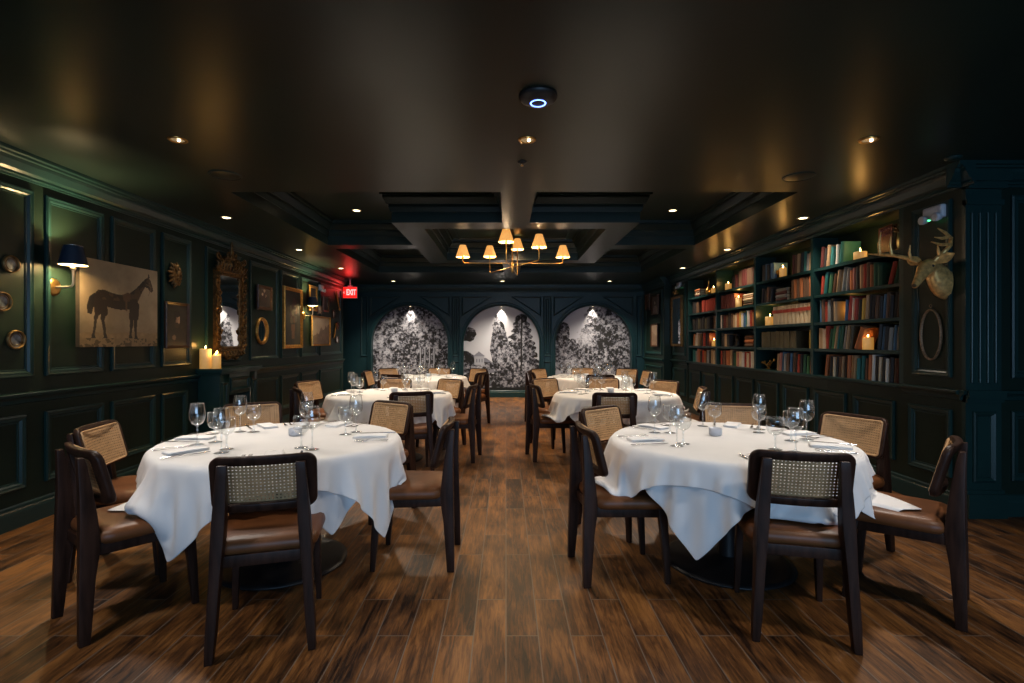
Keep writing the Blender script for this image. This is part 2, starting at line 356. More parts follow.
for cx in ARCH:
    for sg in (-1, 1):
        tri = [(cx + sg * .22, 2.40), (cx + sg * .95, 2.40), (cx + sg * .95, 1.92)]
        ring_mould(mb, tri if sg < 0 else list(reversed(tri)), SMALL, wall_far)
for cx in ((ARCH[0] + ARCH[1]) / 2, (ARCH[1] + ARCH[2]) / 2):
    ring_mould(mb, rect(cx - .10, cx + .10, .98, 2.41), SMALL, wall_far); ring_mould(mb, rect(cx - .045, cx + .045, 1.04, 2.35), SMALL, wall_far)
    ring_mould(mb, rect(cx - .10, cx + .10, .24, .86), SMALL, wall_far)
ring_mould(mb, rect(-3.46, -3.30, .98, 2.41), SMALL, wall_far); ring_mould(mb, rect(3.10, 3.24, .98, 2.41), SMALL, wall_far)
mould_x(mb, CROWN, YB, -1, ZC, -5.45, 3.3)
struct('trim_4', mb, M['backwall'])
mb = MB(); mould_x(mb, BASE, YB, -1, 0, -5.45, 3.3); struct('baseboard_end', mb, M['trim'])
# --- bookcase wall
mb = MB().box(XCASE, XCASE + .15, YR + .2, YB + .3, 0, ZC)                            # back of the recess
mb.box(XR, XCASE, 9.78, 10.7, 0, ZC)                                       # pier beyond the bookcase
mb.box(3.30, XCASE, 10.7, YB, 0, ZC)                                       # deeper pier at the end wall
mb.box(XR, XCASE, YR + .2, 4.47, 0, ZC)                                         # pier beside the bookcase
mb.box(XR + .012, XCASE, 4.47, 9.78, 0, .93)                               # dado under the bookcase
mb.box(XR + .004, XCASE, 4.47, 9.78, 2.50, ZC)                             # over the bookcase
mb.box(XR, XR2 + .15, YR, YR + .2, 0, ZC)                                  # return that faces the camera
struct('wall_right', mb, M['wall'])
mb = MB()
ring_mould(mb, rect(3.98, 4.36, 1.05, 2.44), PANEL, lambda u, v, d: wall_right(u, v, d))
ring_mould(mb, rect(3.98, 4.40, .27, .80), PANEL, wall_right)
ring_mould(mb, rect(9.88, 10.62, 1.05, 2.44), PANEL, wall_right); ring_mould(mb, rect(9.88, 10.62, .27, .80), PANEL, wall_right)
ring_mould(mb, rect(10.8, 12.1, 1.05, 2.44), PANEL, lambda u, v, d: (3.30 - d, u, v)); ring_mould(mb, rect(10.8, 12.1, .27, .80), PANEL, lambda u, v, d: (3.30 - d, u, v))
for i in range(8):
    a = 4.58 + i * .652; ring_mould(mb, rect(a, a + .54, .27, .80), PANEL, lambda u, v, d: (XR + .012 - d, u, v))
struct('trim_5', mb, M['trim'])
mb = MB(); mould_y(mb, CROWN, XR, -1, ZC, YR - .12, 10.7); mould_y(mb, CROWN, 3.30, -1, ZC, 10.58, YB)
mould_y(mb, RAIL, XR, -1, .955, YR, 4.47); mould_y(mb, RAIL, XR, -1, .955, 9.78, 10.7); mould_y(mb, RAIL, 3.3, -1, .955, 10.7, YB)
mould_x(mb, CROWN, YR, -1, ZC, XR - .12, XR2); mould_x(mb, RAIL, YR, -1, .955, XR - .02, XR2)
struct('trim_6', mb, M['trim'])
mb = MB(); mould_y(mb, BASE, XR, -1, 0, YR, 10.7); mould_y(mb, BASE, 3.3, -1, 0, 10.7, YB); mould_x(mb, BASE, YR, -1, 0, XR - .02, XR2); struct('baseboard_right', mb, M['trim'])
# fluted pilaster on the return
mb = MB(); px0, px1 = XR, XR + .27; yf = YR - .035
mb.box(px0 - .0, px1, yf, YR, 0, ZC - .05)
mb.box(px0, px1 + .02, yf - .03, YR, 0, .18).box(px0, px1 + .012, yf - .015, YR, .18, .21)
mb.box(px0, px1 + .015, yf - .03, YR, .90, .96).box(px0, px1 + .01, yf - .015, YR, .87, .90)
mb.box(px0, px1 + .012, yf - .012, YR, 2.36, 2.40).box(px0, px1 + .02, yf - .03, YR, 2.48, 2.53).box(px0 - .01, px1 + .035, yf - .05, YR, 2.53, 2.62)
for k in range(4):                                                         # raised reeds between the flutes
    c = px0 + .045 + k * .06
    mb.tube([(c, yf - .001, 1.02), (c, yf - .001, 2.30)], .014, 10)
ring_mould(mb, rect(px0 + .05, px1 - .05, .27, .80), SMALL, lambda u, v, d: (u, yf - d, v))
ring_mould(mb, rect(px1 + .10, px1 + 1.1, 1.05, 2.44), PANEL, lambda u, v, d: (u, YR - d, v)); ring_mould(mb, rect(px1 + .10, px1 + 1.1, .27, .80), PANEL, lambda u, v, d: (u, YR - d, v))
struct('trim_7', mb, M['trim'])
# --- behind the camera
struct('wall_side', MB().box(XR2, XR2 + .15, YREAR, YR, 0, ZC), M['wall'])
mb = MB(); wx0, wx1, wz0, wz1 = -.7, 3.9, .75, 2.35
mb.box(XL, wx0, YREAR - .15, YREAR, 0, ZC).box(wx1, XR2, YREAR - .15, YREAR, 0, ZC).box(wx0, wx1, YREAR - .15, YREAR, 0, wz0).box(wx0, wx1, YREAR - .15, YREAR, wz1, ZC)
struct('wall_rear', mb, M['wall'])
mb = MB()
for k in range(5): x = wx0 + (wx1 - wx0) * k / 4; mb.box(x - .03, x + .03, YREAR - .1, YREAR - .04, wz0, wz1)
mb.box(wx0, wx1, YREAR - .1, YREAR - .04, wz0, wz0 + .06).box(wx0, wx1, YREAR - .1, YREAR - .04, wz1 - .06, wz1)
struct('window_1', mb, M['trim'])

# --- mantel shelf under the mirror
t = thing('mantelpiece', 'dark green mantelpiece below the gilt mirror, holding three pillar candles', 'mantelpiece', (XL, 6.25, 0))
obj('surround', MB().box(.0, .25, -.44, -.24, 0, .95).box(.0, .25, .24, .44, 0, .95).box(0, .25, -.24, .24, .70, .95), M['trim'], t, .006)
obj('shelf', MB().box(.0, .30, -.48, .48, .975, 1.02).box(0, .275, -.46, .46, .95, .975), M['trim'], t, .006)
obj('firebox', MB().box(.05, .08, -.24, .24, 0, .70), M['black'], t)
mb = MB()
for y in (-.34, .34): ring_mould(mb, rect(y - .07, y + .07, .22, .86), SMALL, lambda u, v, d: (.25 + d, u, v))
ring_mould(mb, rect(-.22, .22, .74, .90), SMALL, lambda u, v, d: (.25 + d, u, v))
obj('panel_moulding', mb, M['trim'], t)

# ------------------------------------------------------------------ bookcase carcass
BAYS = [(9.76, 8.46), (8.46, 7.14), (7.14, 5.81), (5.81, 4.50)]
SHZ = [2.147, 1.85, 1.545, 1.25, .955]             # shelf surfaces, topmost first
BAYNAME = ['bay by the end wall', 'second bay from the end wall', 'second bay from the deer head', 'bay by the deer head']
SHNAME = ['top shelf', 'second shelf down', 'middle shelf', 'fourth shelf down', 'lowest shelf']
t = thing('bookcase', 'tall dark green built-in bookcase of four bays full of old books', 'bookcase', (XR, 0, 0))
obj('back_panel', MB().box(.285, .305, 4.49, 9.77, .93, 2.50), M['wall'], t)
obj('worktop', MB().box(-.035, .285, 4.46, 9.80, .925, .955), M['trim'], t, .006)
for y in (9.765, 8.46, 7.14, 5.81, 4.495): obj('upright', MB().box(.0, .285, y - .025, y + .025, .955, 2.50), M['trim'], t)
for a, b in BAYS:
    for z in SHZ[:4]: obj('shelf', MB().box(.008, .285, b + .025, a - .025, z - .032, z), M['trim'], t)
# ------------------------------------------------------------------ chair
def make_chair():
    t = thing('dining_chair', 'dining chair', 'chair')
    # seat cushion: rounded plan, domed, wider in front
    prof = [(.90, .418), (.97, .420), (1.0, .436), (1.0, .452), (.975, .470), (.90, .482), (.7, .489), (.4, .492), (.05, .493)]
    def outline(k):
        out = []
        for x, y in rrect(.455, .445, .075, 6):
            w = 1 + .06 * (y / .22); out.append((x * w * k, y * k + .02))
        return out
    P = []
    for k, z in prof: P.append([(x, y, z) for x, y in outline(k)])
    mb = MB(); mb.grid(P, (False, True)); mb.cap(P[0], True); mb.cap(P[-1])
    obj('seat', mb, M['leather'], t)
    # frame under the seat
    mb = MB(); mb.box(-.165, .165, .155, .185, .355, .418)
    mb.prism([(-.215, .375), (.175, .362), (.175, .418), (-.215, .43)], 'x', -.195, -.172).prism([(-.215, .375), (.175, .362), (.175, .418), (-.215, .43)], 'x', .172, .195)
    mb.box(-.175, .175, -.215, -.192, .375, .425)
    obj('seat_frame', mb, M['wood'], t, .004)
    # front legs
    for s in (-1, 1):
        mb = MB(); P = []
        for z, x, y, w, d in ((0, .196, .212, .013, .015), (.2, .190, .200, .017, .020), (.418, .184, .182, .018, .026)):
            P.append([(s * x + a * w, y + b * d, z) for a, b in ((-1, -1), (1, -1), (1, 1), (-1, 1))])
        mb.grid(P, (False, True), smooth=False); mb.cap(P[0], True); mb.cap(P[-1]); obj('leg', mb, M['wood'], t, .005)
    # rear legs: shaped boards that carry the backrest
    side = [(0, -.262, -.220), (.12, -.261, -.211), (.28, -.258, -.198), (.36, -.256, -.186), (.43, -.255, -.178), (.50, -.253, -.184), (.56, -.252, -.190), (.63, -.252, -.199), (.70, -.253, -.209), (.77, -.255, -.220), (.815, -.257, -.230)]
    for s in (-1, 1):
        mb = MB(); P = []
        for z, y0, y1 in side:
            x = .200 - .047 * (z / .8); w = .020 + .006 * math.exp(-((z - .55) / .16) ** 2) - (.004 if z < .1 else 0)
            P.append([(s * x - w, y0, z), (s * x + w, y0, z), (s * x + w, y1, z), (s * x - w, y1, z)])
        mb.grid(P, (False, True), smooth=False); mb.cap(P[0], True); mb.cap(P[-1]); obj('leg', mb, M['wood'], t, .005)
    # backrest: rounded wooden ring, curved, leaning back
    zc, hh = .716, .135; tilt = .25
    def place(x, s, d):                             # x across, s up the panel, d thickness towards the back
        y = -.163 - s * tilt - d - .032 * (1 - (x / .21) ** 2); return (x, y, zc + s * .97)
    O, I = rrect(.430, .262, .048, 7), rrect(.318, .178, .020, 7)
    cs = [(0, -.5), (.06, -.9), (.2, -1), (.8, -1), (.97, -.8), (1, -.6), (1, .6), (.97, .8), (.8, 1), (.2, 1), (.06, .9), (0, .5)]
    P = []
    for (ox, oz), (ix, iz) in zip(O, I):
        P.append([place(ox + (ix - ox) * q, oz + (iz - oz) * q, .016 * dd) for q, dd in cs])
    # thin the loop edges in between corners so that the curve follows
    def densify(P):
        out = []
        n = len(P)
        for i in range(n):
            a, b = P[i], P[(i + 1) % n]; out.append(a)
            L = (Vector(a[0]) - Vector(b[0])).length
            k = int(L / .05)
            for j in range(1, k + 1):
                f = j / (k + 1); row = []
                for (q, dd), pa, pb in zip(cs, a, b):
                    x = pa[0] + (pb[0] - pa[0]) * f; z = pa[2] + (pb[2] - pa[2]) * f; row.append(place(x, (z - zc) / .97, .016 * dd))
                out.append(row)
        return out
    mb = MB(); mb.grid(densify(P), (True, True)); obj('backrest_frame', mb, M['wood'], t)
    # woven cane sheet: strands with real gaps
    mb = MB(); cw, ch = .362, .206; nx, nz = 23, 13; sw = .0056
    def strand(pts, off):
        A = [place(x0, z0, off) for x0, z0, *_ in pts]
        return A
    for i in range(nx + 1):
        x = -cw / 2 + cw * i / nx
        mb.grid([[place(x + e * sw * .85, -ch / 2 + ch * j / 6, -.0185) for e in (-1, 1)] for j in range(7)], smooth=False)
    for j in range(nz + 1):
        z = -ch / 2 + ch * j / nz
        mb.grid([[place(-cw / 2 + cw * i / 10, z + e * sw, -.0190) for e in (-1, 1)] for i in range(11)], smooth=False)
    obj('cane_panel', mb, M['cane'], t)
    mb = MB(); loop = rrect(cw + .012, ch + .012, .015, 4); pts = [place(x, z, -.018) for x, z in loop]; pts.append(pts[0]); mb.tube(pts, .0055, 6, caps=False)
    obj('cane_beading', mb, M['cane'], t)
    return t
chair0 = make_chair(); chair_used = [False]
def put_chair(x, y, heading, label, group):
    """heading: degrees the sitter looks towards, 0 = +X, 90 = +Y"""
    rz = math.radians(heading - 90)
    if not chair_used[0]:
        chair_used[0] = True; o = chair0; o.location = (x, y, 0); o.rotation_euler = (0, 0, rz)
    else: o = dup(chair0, (x, y, 0), rz)
    tag(o, label, 'chair', group); return o

# ------------------------------------------------------------------ tables
RT, ZTAB = .675, .735
def make_table(name, x, y, label):
    t = thing(name, label, 'table', (x, y, 0))
    mb = MB(); mb.lathe([(0, ZTAB - .03), (RT - .025, ZTAB - .03), (RT - .014, ZTAB - .022), (RT - .014, ZTAB - .012), (RT - .03, ZTAB), (0, ZTAB)], 48); obj('tabletop', mb, M['wood'], t)
    mb = MB(); mb.lathe([(.055, .03), (.05, .10), (.045, .3), (.045, .60), (.07, .68), (.20, .69), (.20, ZTAB - .03)], 24); obj('column', mb, M['black'], t)
    mb = MB(); mb.lathe([(0, 0), (.36, 0), (.37, .006), (.37, .014), (.34, .022), (.10, .032), (.055, .05), (0, .05)], 40); obj('base', mb, M['black'], t)
    return t
# cloth that falls over the round top: a small position-based simulation
def drape(side, rot, top, rad, under=None, seed=0, steps=420, N=64, seats=()):
    g = np.linspace(-side / 2, side / 2, N); X, Y = np.meshgrid(g, g, indexing='ij')
    c, s = math.cos(rot), math.sin(rot)
    P = np.stack([X * c - Y * s, X * s + Y * c, np.full_like(X, top + .002)], -1).reshape(-1, 3)
    rs = np.random.RandomState(seed); P[:, 2] += rs.rand(len(P)) * .002
    idx = np.arange(N * N).reshape(N, N); h = side / (N - 1)
    batches = []
    def addb(a, b, rest, k):
        batches.append((a.ravel(), b.ravel(), rest, k))
    for par in (0, 1):
        addb(idx[par:-1:2, :], idx[par + 1::2, :][:idx[par:-1:2, :].shape[0]], h, 1.0)
        addb(idx[:, par:-1:2], idx[:, par + 1::2][:, :idx[:, par:-1:2].shape[1]], h, 1.0)
    r2 = h * math.sqrt(2)
    for pi in (0, 1):
        for d in (0, 1):
            A = idx[pi:-1:2, :-1] if d == 0 else idx[pi:-1:2, 1:]
            B = idx[pi + 1::2, 1:] if d == 0 else idx[pi + 1::2, :-1]
            B = B[:A.shape[0]]; addb(A, B, r2, .3)
    for st in (2, 4):
        for par in range(st):
            for half in (0, 1):
                A = idx[par::st, :][half::2]; B = idx[par + st::st, :][half::2]; n = min(len(A), len(B)); addb(A[:n], B[:n], h * st, .012)
                A = idx[:, par::st][:, half::2]; B = idx[:, par + st::st][:, half::2]; n = min(A.shape[1], B.shape[1]); addb(A[:, :n], B[:, :n], h * st, .012)
    P0 = P.copy(); pin = np.sqrt(P[:, 0] ** 2 + P[:, 1] ** 2) < rad - .03
    V = np.zeros_like(P); dt = 1 / 160.0; eps = .004; rc = .012
    for it in range(steps):
        V[:, 2] -= 9.8 * dt; V *= .991
        Q = P + V * dt
        for k in range(2):
            for a, b, rest, kk in batches:
                d = Q[b] - Q[a]; l = np.sqrt((d * d).sum(1)) + 1e-9; corr = d * (kk * .5 * (l - rest) / l)[:, None]
                Q[a] += corr; Q[b] -= corr
            r = np.sqrt(Q[:, 0] ** 2 + Q[:, 1] ** 2) + 1e-9
            # rounded disc: flat top inside rad-rc, quarter-round edge, vertical side
            R = np.full(len(Q), rad + eps)
            if under is not None:
                th = ((np.arctan2(Q[:, 1], Q[:, 0]) + PI) / (2 * PI) * 120).astype(int) % 120; zi = np.clip(((top - Q[:, 2]) / .02).astype(int), 0, 39)
                R = np.maximum(R, under[th, zi] + .006)
            ri, zi_ = rad + eps - rc, top + eps - rc
            flat = (r <= ri) & (Q[:, 2] < top + eps) & (Q[:, 2] > top - .1); Q[flat, 2] = top + eps
            dr, dz = r - ri, Q[:, 2] - zi_; dd = np.sqrt(dr * dr + dz * dz) + 1e-9
            edge = (dr > 0) & (dz > 0) & (dd < rc); f = np.where(edge, (ri + dr / dd * rc) / r, 1.0); Q[edge, 2] = (zi_ + dz / dd * rc)[edge]
            low = (Q[:, 2] <= zi_) & (r < R) & ~flat; f = np.where(low, R / r, f); Q[:, 0] *= f; Q[:, 1] *= f
            for sx, sy, sr in seats:                                         # chair seats the hem may lie on
                m = (Q[:, 0] - sx) ** 2 + (Q[:, 1] - sy) ** 2 < sr * sr
                m &= (Q[:, 2] < .500) & (Q[:, 2] > .45); Q[m, 2] = .500
        Q[pin, :2] = P0[pin, :2]
        V = (Q - P) / dt; sp_ = np.sqrt((V * V).sum(1)) + 1e-9; V *= np.minimum(1, 2.5 / sp_)[:, None]; on = (np.sqrt(Q[:, 0] ** 2 + Q[:, 1] ** 2) < rad - .02) & (Q[:, 2] < top + .012); V[on] *= .7
        P = Q
    return P.reshape(N, N, 3)
def profile_of(P, rad, top):
    U = np.full((120, 40), rad + .004); q = P.reshape(-1, 3); q = q[q[:, 2] < top + .01]
    # denser sampling by midpoints
    m1 = ((P[1:] + P[:-1]) / 2).reshape(-1, 3); m2 = ((P[:, 1:] + P[:, :-1]) / 2).reshape(-1, 3); q = np.concatenate([q, m1, m2])
    th = ((np.arctan2(q[:, 1], q[:, 0]) + PI) / (2 * PI) * 120).astype(int) % 120; zi = np.clip(((top - q[:, 2]) / .02).astype(int), 0, 39)
    np.maximum.at(U, (th, zi), np.sqrt(q[:, 0] ** 2 + q[:, 1] ** 2))
    U2 = np.maximum(U, np.maximum(np.roll(U, 1, 0), np.roll(U, -1, 0))); U3 = U2.copy(); U3[:, 1:] = np.maximum(U2[:, 1:], U2[:, :-1]); U3[:, :-1] = np.maximum(U3[:, :-1], U2[:, 1:])
    return U3
def cloth_mesh(P, name):
    N = P.shape[0]; mb = MB(); mb.grid(P.tolist())
    me = mb.mesh(name, M['cloth']); return me
def add_cloth(name, me, x, y, rz, label, cat, group):
    o = obj(name, me, None) if False else bpy.data.objects.new(name, me); C.objects.link(o); o.location = (x, y, 0); o.rotation_euler = (0, 0, rz)
    md = o.modifiers.new('thick', 'SOLIDIFY'); md.thickness = .0016; md.offset = 0
    sb = o.modifiers.new('smooth', 'SUBSURF'); sb.levels = 1; sb.render_levels = 1
    return tag(o, label, cat, group)
D = math.radians
def layers(ru, su, ro, so, seed, seats):
    u = drape(su, D(ru + 45), ZTAB, RT, None, seed, seats=seats); pr = profile_of(u, RT, ZTAB)
    v = drape(so, D(ro + 45), ZTAB + .004, RT + .002, pr, seed + 5, seats=[(a, b, c) for a, b, c in seats])
    return cloth_mesh(u, 'cloth_under'), cloth_mesh(v, 'cloth_over')
TABS = {                                                                     # centre, chairs (x, y, heading, place)
 'mirror-side front table': (-1.344, 3.09, [(-1.10, 2.40, 106, 'with its back to the camera'), (-1.865, 2.55, 54, 'at the wall-side front corner'), (-2.23, 3.07, 12, 'on the wall side'), (-1.90, 3.90, 305, 'beyond the table at its wall-side far corner'), (-1.03, 4.00, 237, 'beyond the table at its aisle-side far corner'), (-.56, 3.16, 180, 'on the aisle side')]),
 'bookcase-side front table': (1.335, 3.09, [(1.365, 2.47, 76, 'with its back to the camera'), (.66, 2.99, 5, 'on the aisle side'), (.83, 3.68, 310, 'beyond the table at its aisle-side far corner'), (1.72, 3.83, 258, 'beyond the table straight across'), (2.14, 3.33, 205, 'on the wall side'), (2.06, 2.67, 137, 'at the wall-side front corner')]),
 'mirror-side middle table': (-1.315, 5.80, [(-.97, 5.18, 105, 'with its back to the camera'), (-2.03, 5.50, 30, 'on the wall side'), (-2.28, 6.30, 340, 'beyond the table at its wall-side far corner'), (-1.45, 6.62, 275, 'beyond the table straight across'), (-.84, 6.52, 232, 'beyond the table at its aisle-side far corner'), (-.57, 5.83, 172, 'on the aisle side')]),
 'bookcase-side middle table': (1.24, 5.80, [(1.06, 5.10, 85, 'with its back to the camera'), (.52, 5.88, 10, 'on the aisle side'), (.62, 6.62, 305, 'beyond the table at its aisle-side far corner'), (1.30, 6.70, 268, 'beyond the table straight across'), (1.84, 6.30, 222, 'beyond the table at its wall-side far corner'), (1.90, 5.50, 165, 'on the wall side')]),
 'mirror-side rear table': (-1.34, 8.50, [(-1.62, 7.80, 70, 'with its back to the camera'), (-2.12, 8.55, 0, 'on the wall side'), (-2.02, 9.22, 315, 'beyond the table at its wall-side far corner'), (-1.24, 9.30, 268, 'beyond the table straight across'), (-.62, 9.12, 228, 'beyond the table at its aisle-side far corner'), (-.57, 8.22, 160, 'on the aisle side')]),
 'bookcase-side rear table': (1.38, 8.50, [(1.40, 7.78, 90, 'with its back to the camera'), (.60, 8.35, 10, 'on the aisle side'), (.72, 9.05, 318, 'beyond the table at its aisle-side far corner'), (1.42, 9.32, 270, 'beyond the table straight across'), (2.05, 9.05, 230, 'beyond the table at its wall-side far corner'), (2.16, 8.55, 180, 'on the wall side')]),
}
# cutlery, glass and napkin prototypes
def fork_mb():
    mb = MB(); L = .19
    pts = [(0, -L / 2, .004), (0, -.03, .006), (0, .01, .006), (0, .03, .004)]
    mb.tube(pts, [.0055, .003, .003, .008], 6, squash=.35)
    mb.tube([(0, .028, .004), (0, .045, .003)], [.008, .0095], 6, squash=.2)
    for k in range(4):
        x = -.0075 + .005 * k; mb.tube([(x, .044, .003), (x, .07, .004), (x, L / 2, .006)], [.0016, .0016, .001], 5)
    return mb
def knife_mb():
    mb = MB(); mb.tube([(0, -.11, .004), (0, -.06, .005), (0, -.01, .005)], [.006, .0065, .005], 8, squash=.5)
    mb.prism([(-.004, -.01), (.005, -.01), (.009, .03), (.008, .08), (-.001, .115), (-.004, .11)], 'z', .003, .006)
    return mb
def glass_part(name, prof, t):
    mb = MB(); mb.lathe(prof, 20); return obj(name, mb, M['glass'], t)
K = 1.1
def sc(p): return [(r * K, z * K) for r, z in p]
def wine_glass():
    t = thing('wine_glass', 'wine glass', 'wine glass')
    glass_part('bowl', sc([(0, .1005), (.012, .102), (.024, .109), (.033, .122), (.0375, .138), (.0385, .152), (.037, .175), (.034, .195), (.0315, .212), (.0308, .2125), (.0302, .212)]), t)
    glass_part('stem', sc([(.009, .0062), (.0060, .010), (.0042, .018), (.0036, .05), (.0042, .09), (.007, .098), (.009, .1008)]), t)
    glass_part('foot', sc([(0, .0005), (.033, .0005), (.0345, .0015), (.02, .0035), (.008, .0060)]), t)
    return t
def water_glass():
    t = thing('water_goblet', 'water goblet', 'goblet')
    glass_part('bowl', sc([(0, .0705), (.014, .072), (.027, .079), (.036, .092), (.0405, .108), (.041, .118), (.0400, .140), (.0385, .158), (.0378, .1585), (.0372, .158)]), t)
    glass_part('stem', sc([(.010, .0062), (.0068, .010), (.0050, .018), (.0044, .04), (.0052, .060), (.008, .068), (.011, .0710)]), t)
    glass_part('foot', sc([(0, .0005), (.033, .0005), (.0345, .0015), (.02, .0035), (.009, .0060)]), t)
    return t
def napkin_mb():
    mb = MB(); n = 9
    for l in range(3):
        P = [[(-.045 + .09 * i / n + .002 * l, -.10 + .20 * j / n, .002 + .0045 * l + .0035 * math.sin(2.1 * i / n * PI + l) * math.sin(PI * j / n)) for j in range(n + 1)] for i in range(n + 1)]
        mb.grid(P)
        for e in (0, n): pass
    return mb
proto_fork = fork_mb().mesh('fork', M['silver']); proto_knife = knife_mb().mesh('knife', M['silver']); proto_nap = napkin_mb().mesh('napkin', M['napkin'])
pw, pg = wine_glass(), water_glass(); proto_used = {}
def put(kind, src, loc, rz, label, cat, group):
    if isinstance(src, bpy.types.Mesh):
        o = bpy.data.objects.new(kind, src); C.objects.link(o); o.location = loc; o.rotation_euler = (0, 0, rz)
        if kind == 'napkin':
            md = o.modifiers.new('thick', 'SOLIDIFY'); md.thickness = .0022
    elif kind not in proto_used: proto_used[kind] = 1; o = src; o.location = loc; o.rotation_euler = (0, 0, rz)
    else: o = dup(src, loc, rz)
    return tag(o, label, cat, group)
rng = random.Random(7)
ZS = ZTAB + .0115
def settings(tname, cx, cy, chairs):
    for (x, y, hd, place) in chairs:
        seat = 'chair ' + place.replace('beyond the table ', '').replace('at its ', 'at the ')
        if place.startswith('beyond') : seat = seat.replace('straight across', 'straight across')
        a = math.atan2(y - cy, x - cx); ix, iy = -math.cos(a), -math.sin(a); rx, ry = iy, -ix
        def at(rad, rt, z=ZS): return (cx - ix * rad + rx * rt, cy - iy * rad + ry * rt, z)
        rz = math.atan2(iy, ix) - PI / 2; j = lambda s: rng.uniform(-s, s)
        sh = place.replace('beyond the table ', '').replace('with its back to the camera', 'nearest-the-camera'); sh = {'with its back to the camera': 'camera-side'}.get(place, sh)
        sh = {'at the wall-side front corner': 'front wall-side', 'on the wall side': 'wall-side', 'on the aisle side': 'aisle-side', 'at its wall-side far corner': 'far wall-side', 'at its aisle-side far corner': 'far aisle-side', 'straight across': 'far middle'}.get(sh, sh)
        g = tname
        put('napkin', proto_nap, at(.52 + j(.01), j(.015)), rz + j(.12) , f'folded white napkin at the {sh} place of the {tname}', 'napkin', 'napkins on the ' + tname)
        put('table_fork', proto_fork, at(.545, -.115 + j(.006)), rz + j(.06), f'inner fork at the {sh} place of the {tname}', 'fork', 'forks on the ' + tname)
        put('table_fork', proto_fork, at(.545, -.155 + j(.006)), rz + j(.06), f'outer fork at the {sh} place of the {tname}', 'fork', 'forks on the ' + tname)
        put('table_knife', proto_knife, at(.545, .115 + j(.006)), rz + j(.08), f'steel knife at the {sh} place of the {tname}', 'knife', 'knives on the ' + tname)
        put('wine_glass', pw, at(.405 + j(.015), .185 + j(.015)), j(3), f'tall empty wine glass at the {sh} place of the {tname}', 'wine glass', 'wine glasses on the ' + tname)
        put('water_goblet', pg, at(.335 + j(.015), .105 + j(.015)), j(3), f'short empty water goblet at the {sh} place of the {tname}', 'goblet', 'goblets on the ' + tname)
CLOTHS = {}
for ti, (tn, (tx, ty, chs)) in enumerate(TABS.items()):
    make_table('dining_table', tx, ty, f'round dining table under white cloths, {tn} of six')
    for x, y, hd, place in chs:
        put_chair(x, y, hd, f'cane-back dining chair {place}, {tn}', 'dining chairs at the ' + tn)
    if ti < 2:
        seats = [(x - tx, y - ty, .17) for x, y, *_ in chs]
        CLOTHS[ti] = layers(*[(313, 1.44, 340, 1.60), (235, 1.56, 280, 1.60)][ti], 3 + ti, seats)
    k = ti % 2; rz = 0 if ti < 2 else D({2: 0, 3: 4, 4: 90, 5: 90}[ti])
    cu, co = CLOTHS[k] if ti < 4 else CLOTHS[1 - k]
    add_cloth('tablecloth', cu, tx, ty, rz, f'white square undercloth with hanging corners on the {tn}', 'tablecloth', 'undercloths')
    add_cloth('table_overlay', co, tx, ty, rz, f'white top cloth spread over the undercloth, {tn}', 'tablecloth', 'top cloths')
    settings(tn, tx, ty, chs)
    # votive and shaker in the middle of the table
    v = thing('votive_holder', f'small frosted glass votive holder in the middle of the {tn}', 'candle holder', (tx + .03 - .06 * k, ty + .10, ZS), 0, 'votive holders')
    mb = MB(); mb.lathe([(0, 0), (.033, 0), (.038, .004), (.040, .045), (.037, .045), (.035, .006), (0, .005)], 24); obj('cup', mb, M['frost'], v)
    mb = MB(); mb.lathe([(0, .006), (.026, .006), (.027, .03), (.0, .031)], 20); obj('tealight', mb, M['napkin'], v)
# ------------------------------------------------------------------ painted pictures (colour laid on a fine mesh of the flat canvas)
def vnoise(h, w, cells, seed, octaves=4, ay=1.0):
    rs = np.random.RandomState(seed); out = np.zeros((h, w)); amp = 1; tot = 0
    for o in range(octaves):
        n = int(cells * 2 ** o); ny = max(1, int(n * ay * h / w)); g = rs.rand(ny + 2, n + 2)
        y = np.linspace(0, ny, h, endpoint=False); x = np.linspace(0, n, w, endpoint=False)
        yi, xi = y.astype(int), x.astype(int); fy, fx = (y - yi)[:, None], (x - xi)[None, :]
        fy = fy * fy * (3 - 2 * fy); fx = fx * fx * (3 - 2 * fx)
        a = g[np.ix_(yi, xi)]; b = g[np.ix_(yi, xi + 1)]; c = g[np.ix_(yi + 1, xi)]; d = g[np.ix_(yi + 1, xi + 1)]
        out += amp * ((a * (1 - fx) + b * fx) * (1 - fy) + (c * (1 - fx) + d * fx) * fy); tot += amp; amp *= .55
    return out / tot
def inpoly(U, V, poly):
    m = np.zeros(U.shape, bool); n = len(poly)
    for i in range(n):
        (x0, y0), (x1, y1) = poly[i], poly[(i + 1) % n]
        if y0 == y1: continue
        m ^= ((y0 > V) != (y1 > V)) & (U < (x1 - x0) * (V - y0) / (y1 - y0) + x0)
    return m
def canvas(w, h): # image arrays, V up
    U, V = np.meshgrid((np.arange(w) + .5) / w, (np.arange(h) + .5) / h); return U, V, np.zeros((h, w, 3))
def lerp(a, b, t): return np.asarray(a) * (1 - t[..., None]) + np.asarray(b) * t[..., None]
def put_poly(I, U, V, poly, col): I[inpoly(U, V, poly)] = col
def put_stroke(I, U, V, pts, rad, col):
    for (x0, y0, *_), (x1, y1, *_) in zip(pts[:-1], pts[1:]):
        L2 = (x1 - x0) ** 2 + (y1 - y0) ** 2 + 1e-12; t = np.clip(((U - x0) * (x1 - x0) + (V - y0) * (y1 - y0)) / L2, 0, 1)
        I[((U - x0 - t * (x1 - x0)) ** 2 + (V - y0 - t * (y1 - y0)) ** 2) < rad * rad] = col
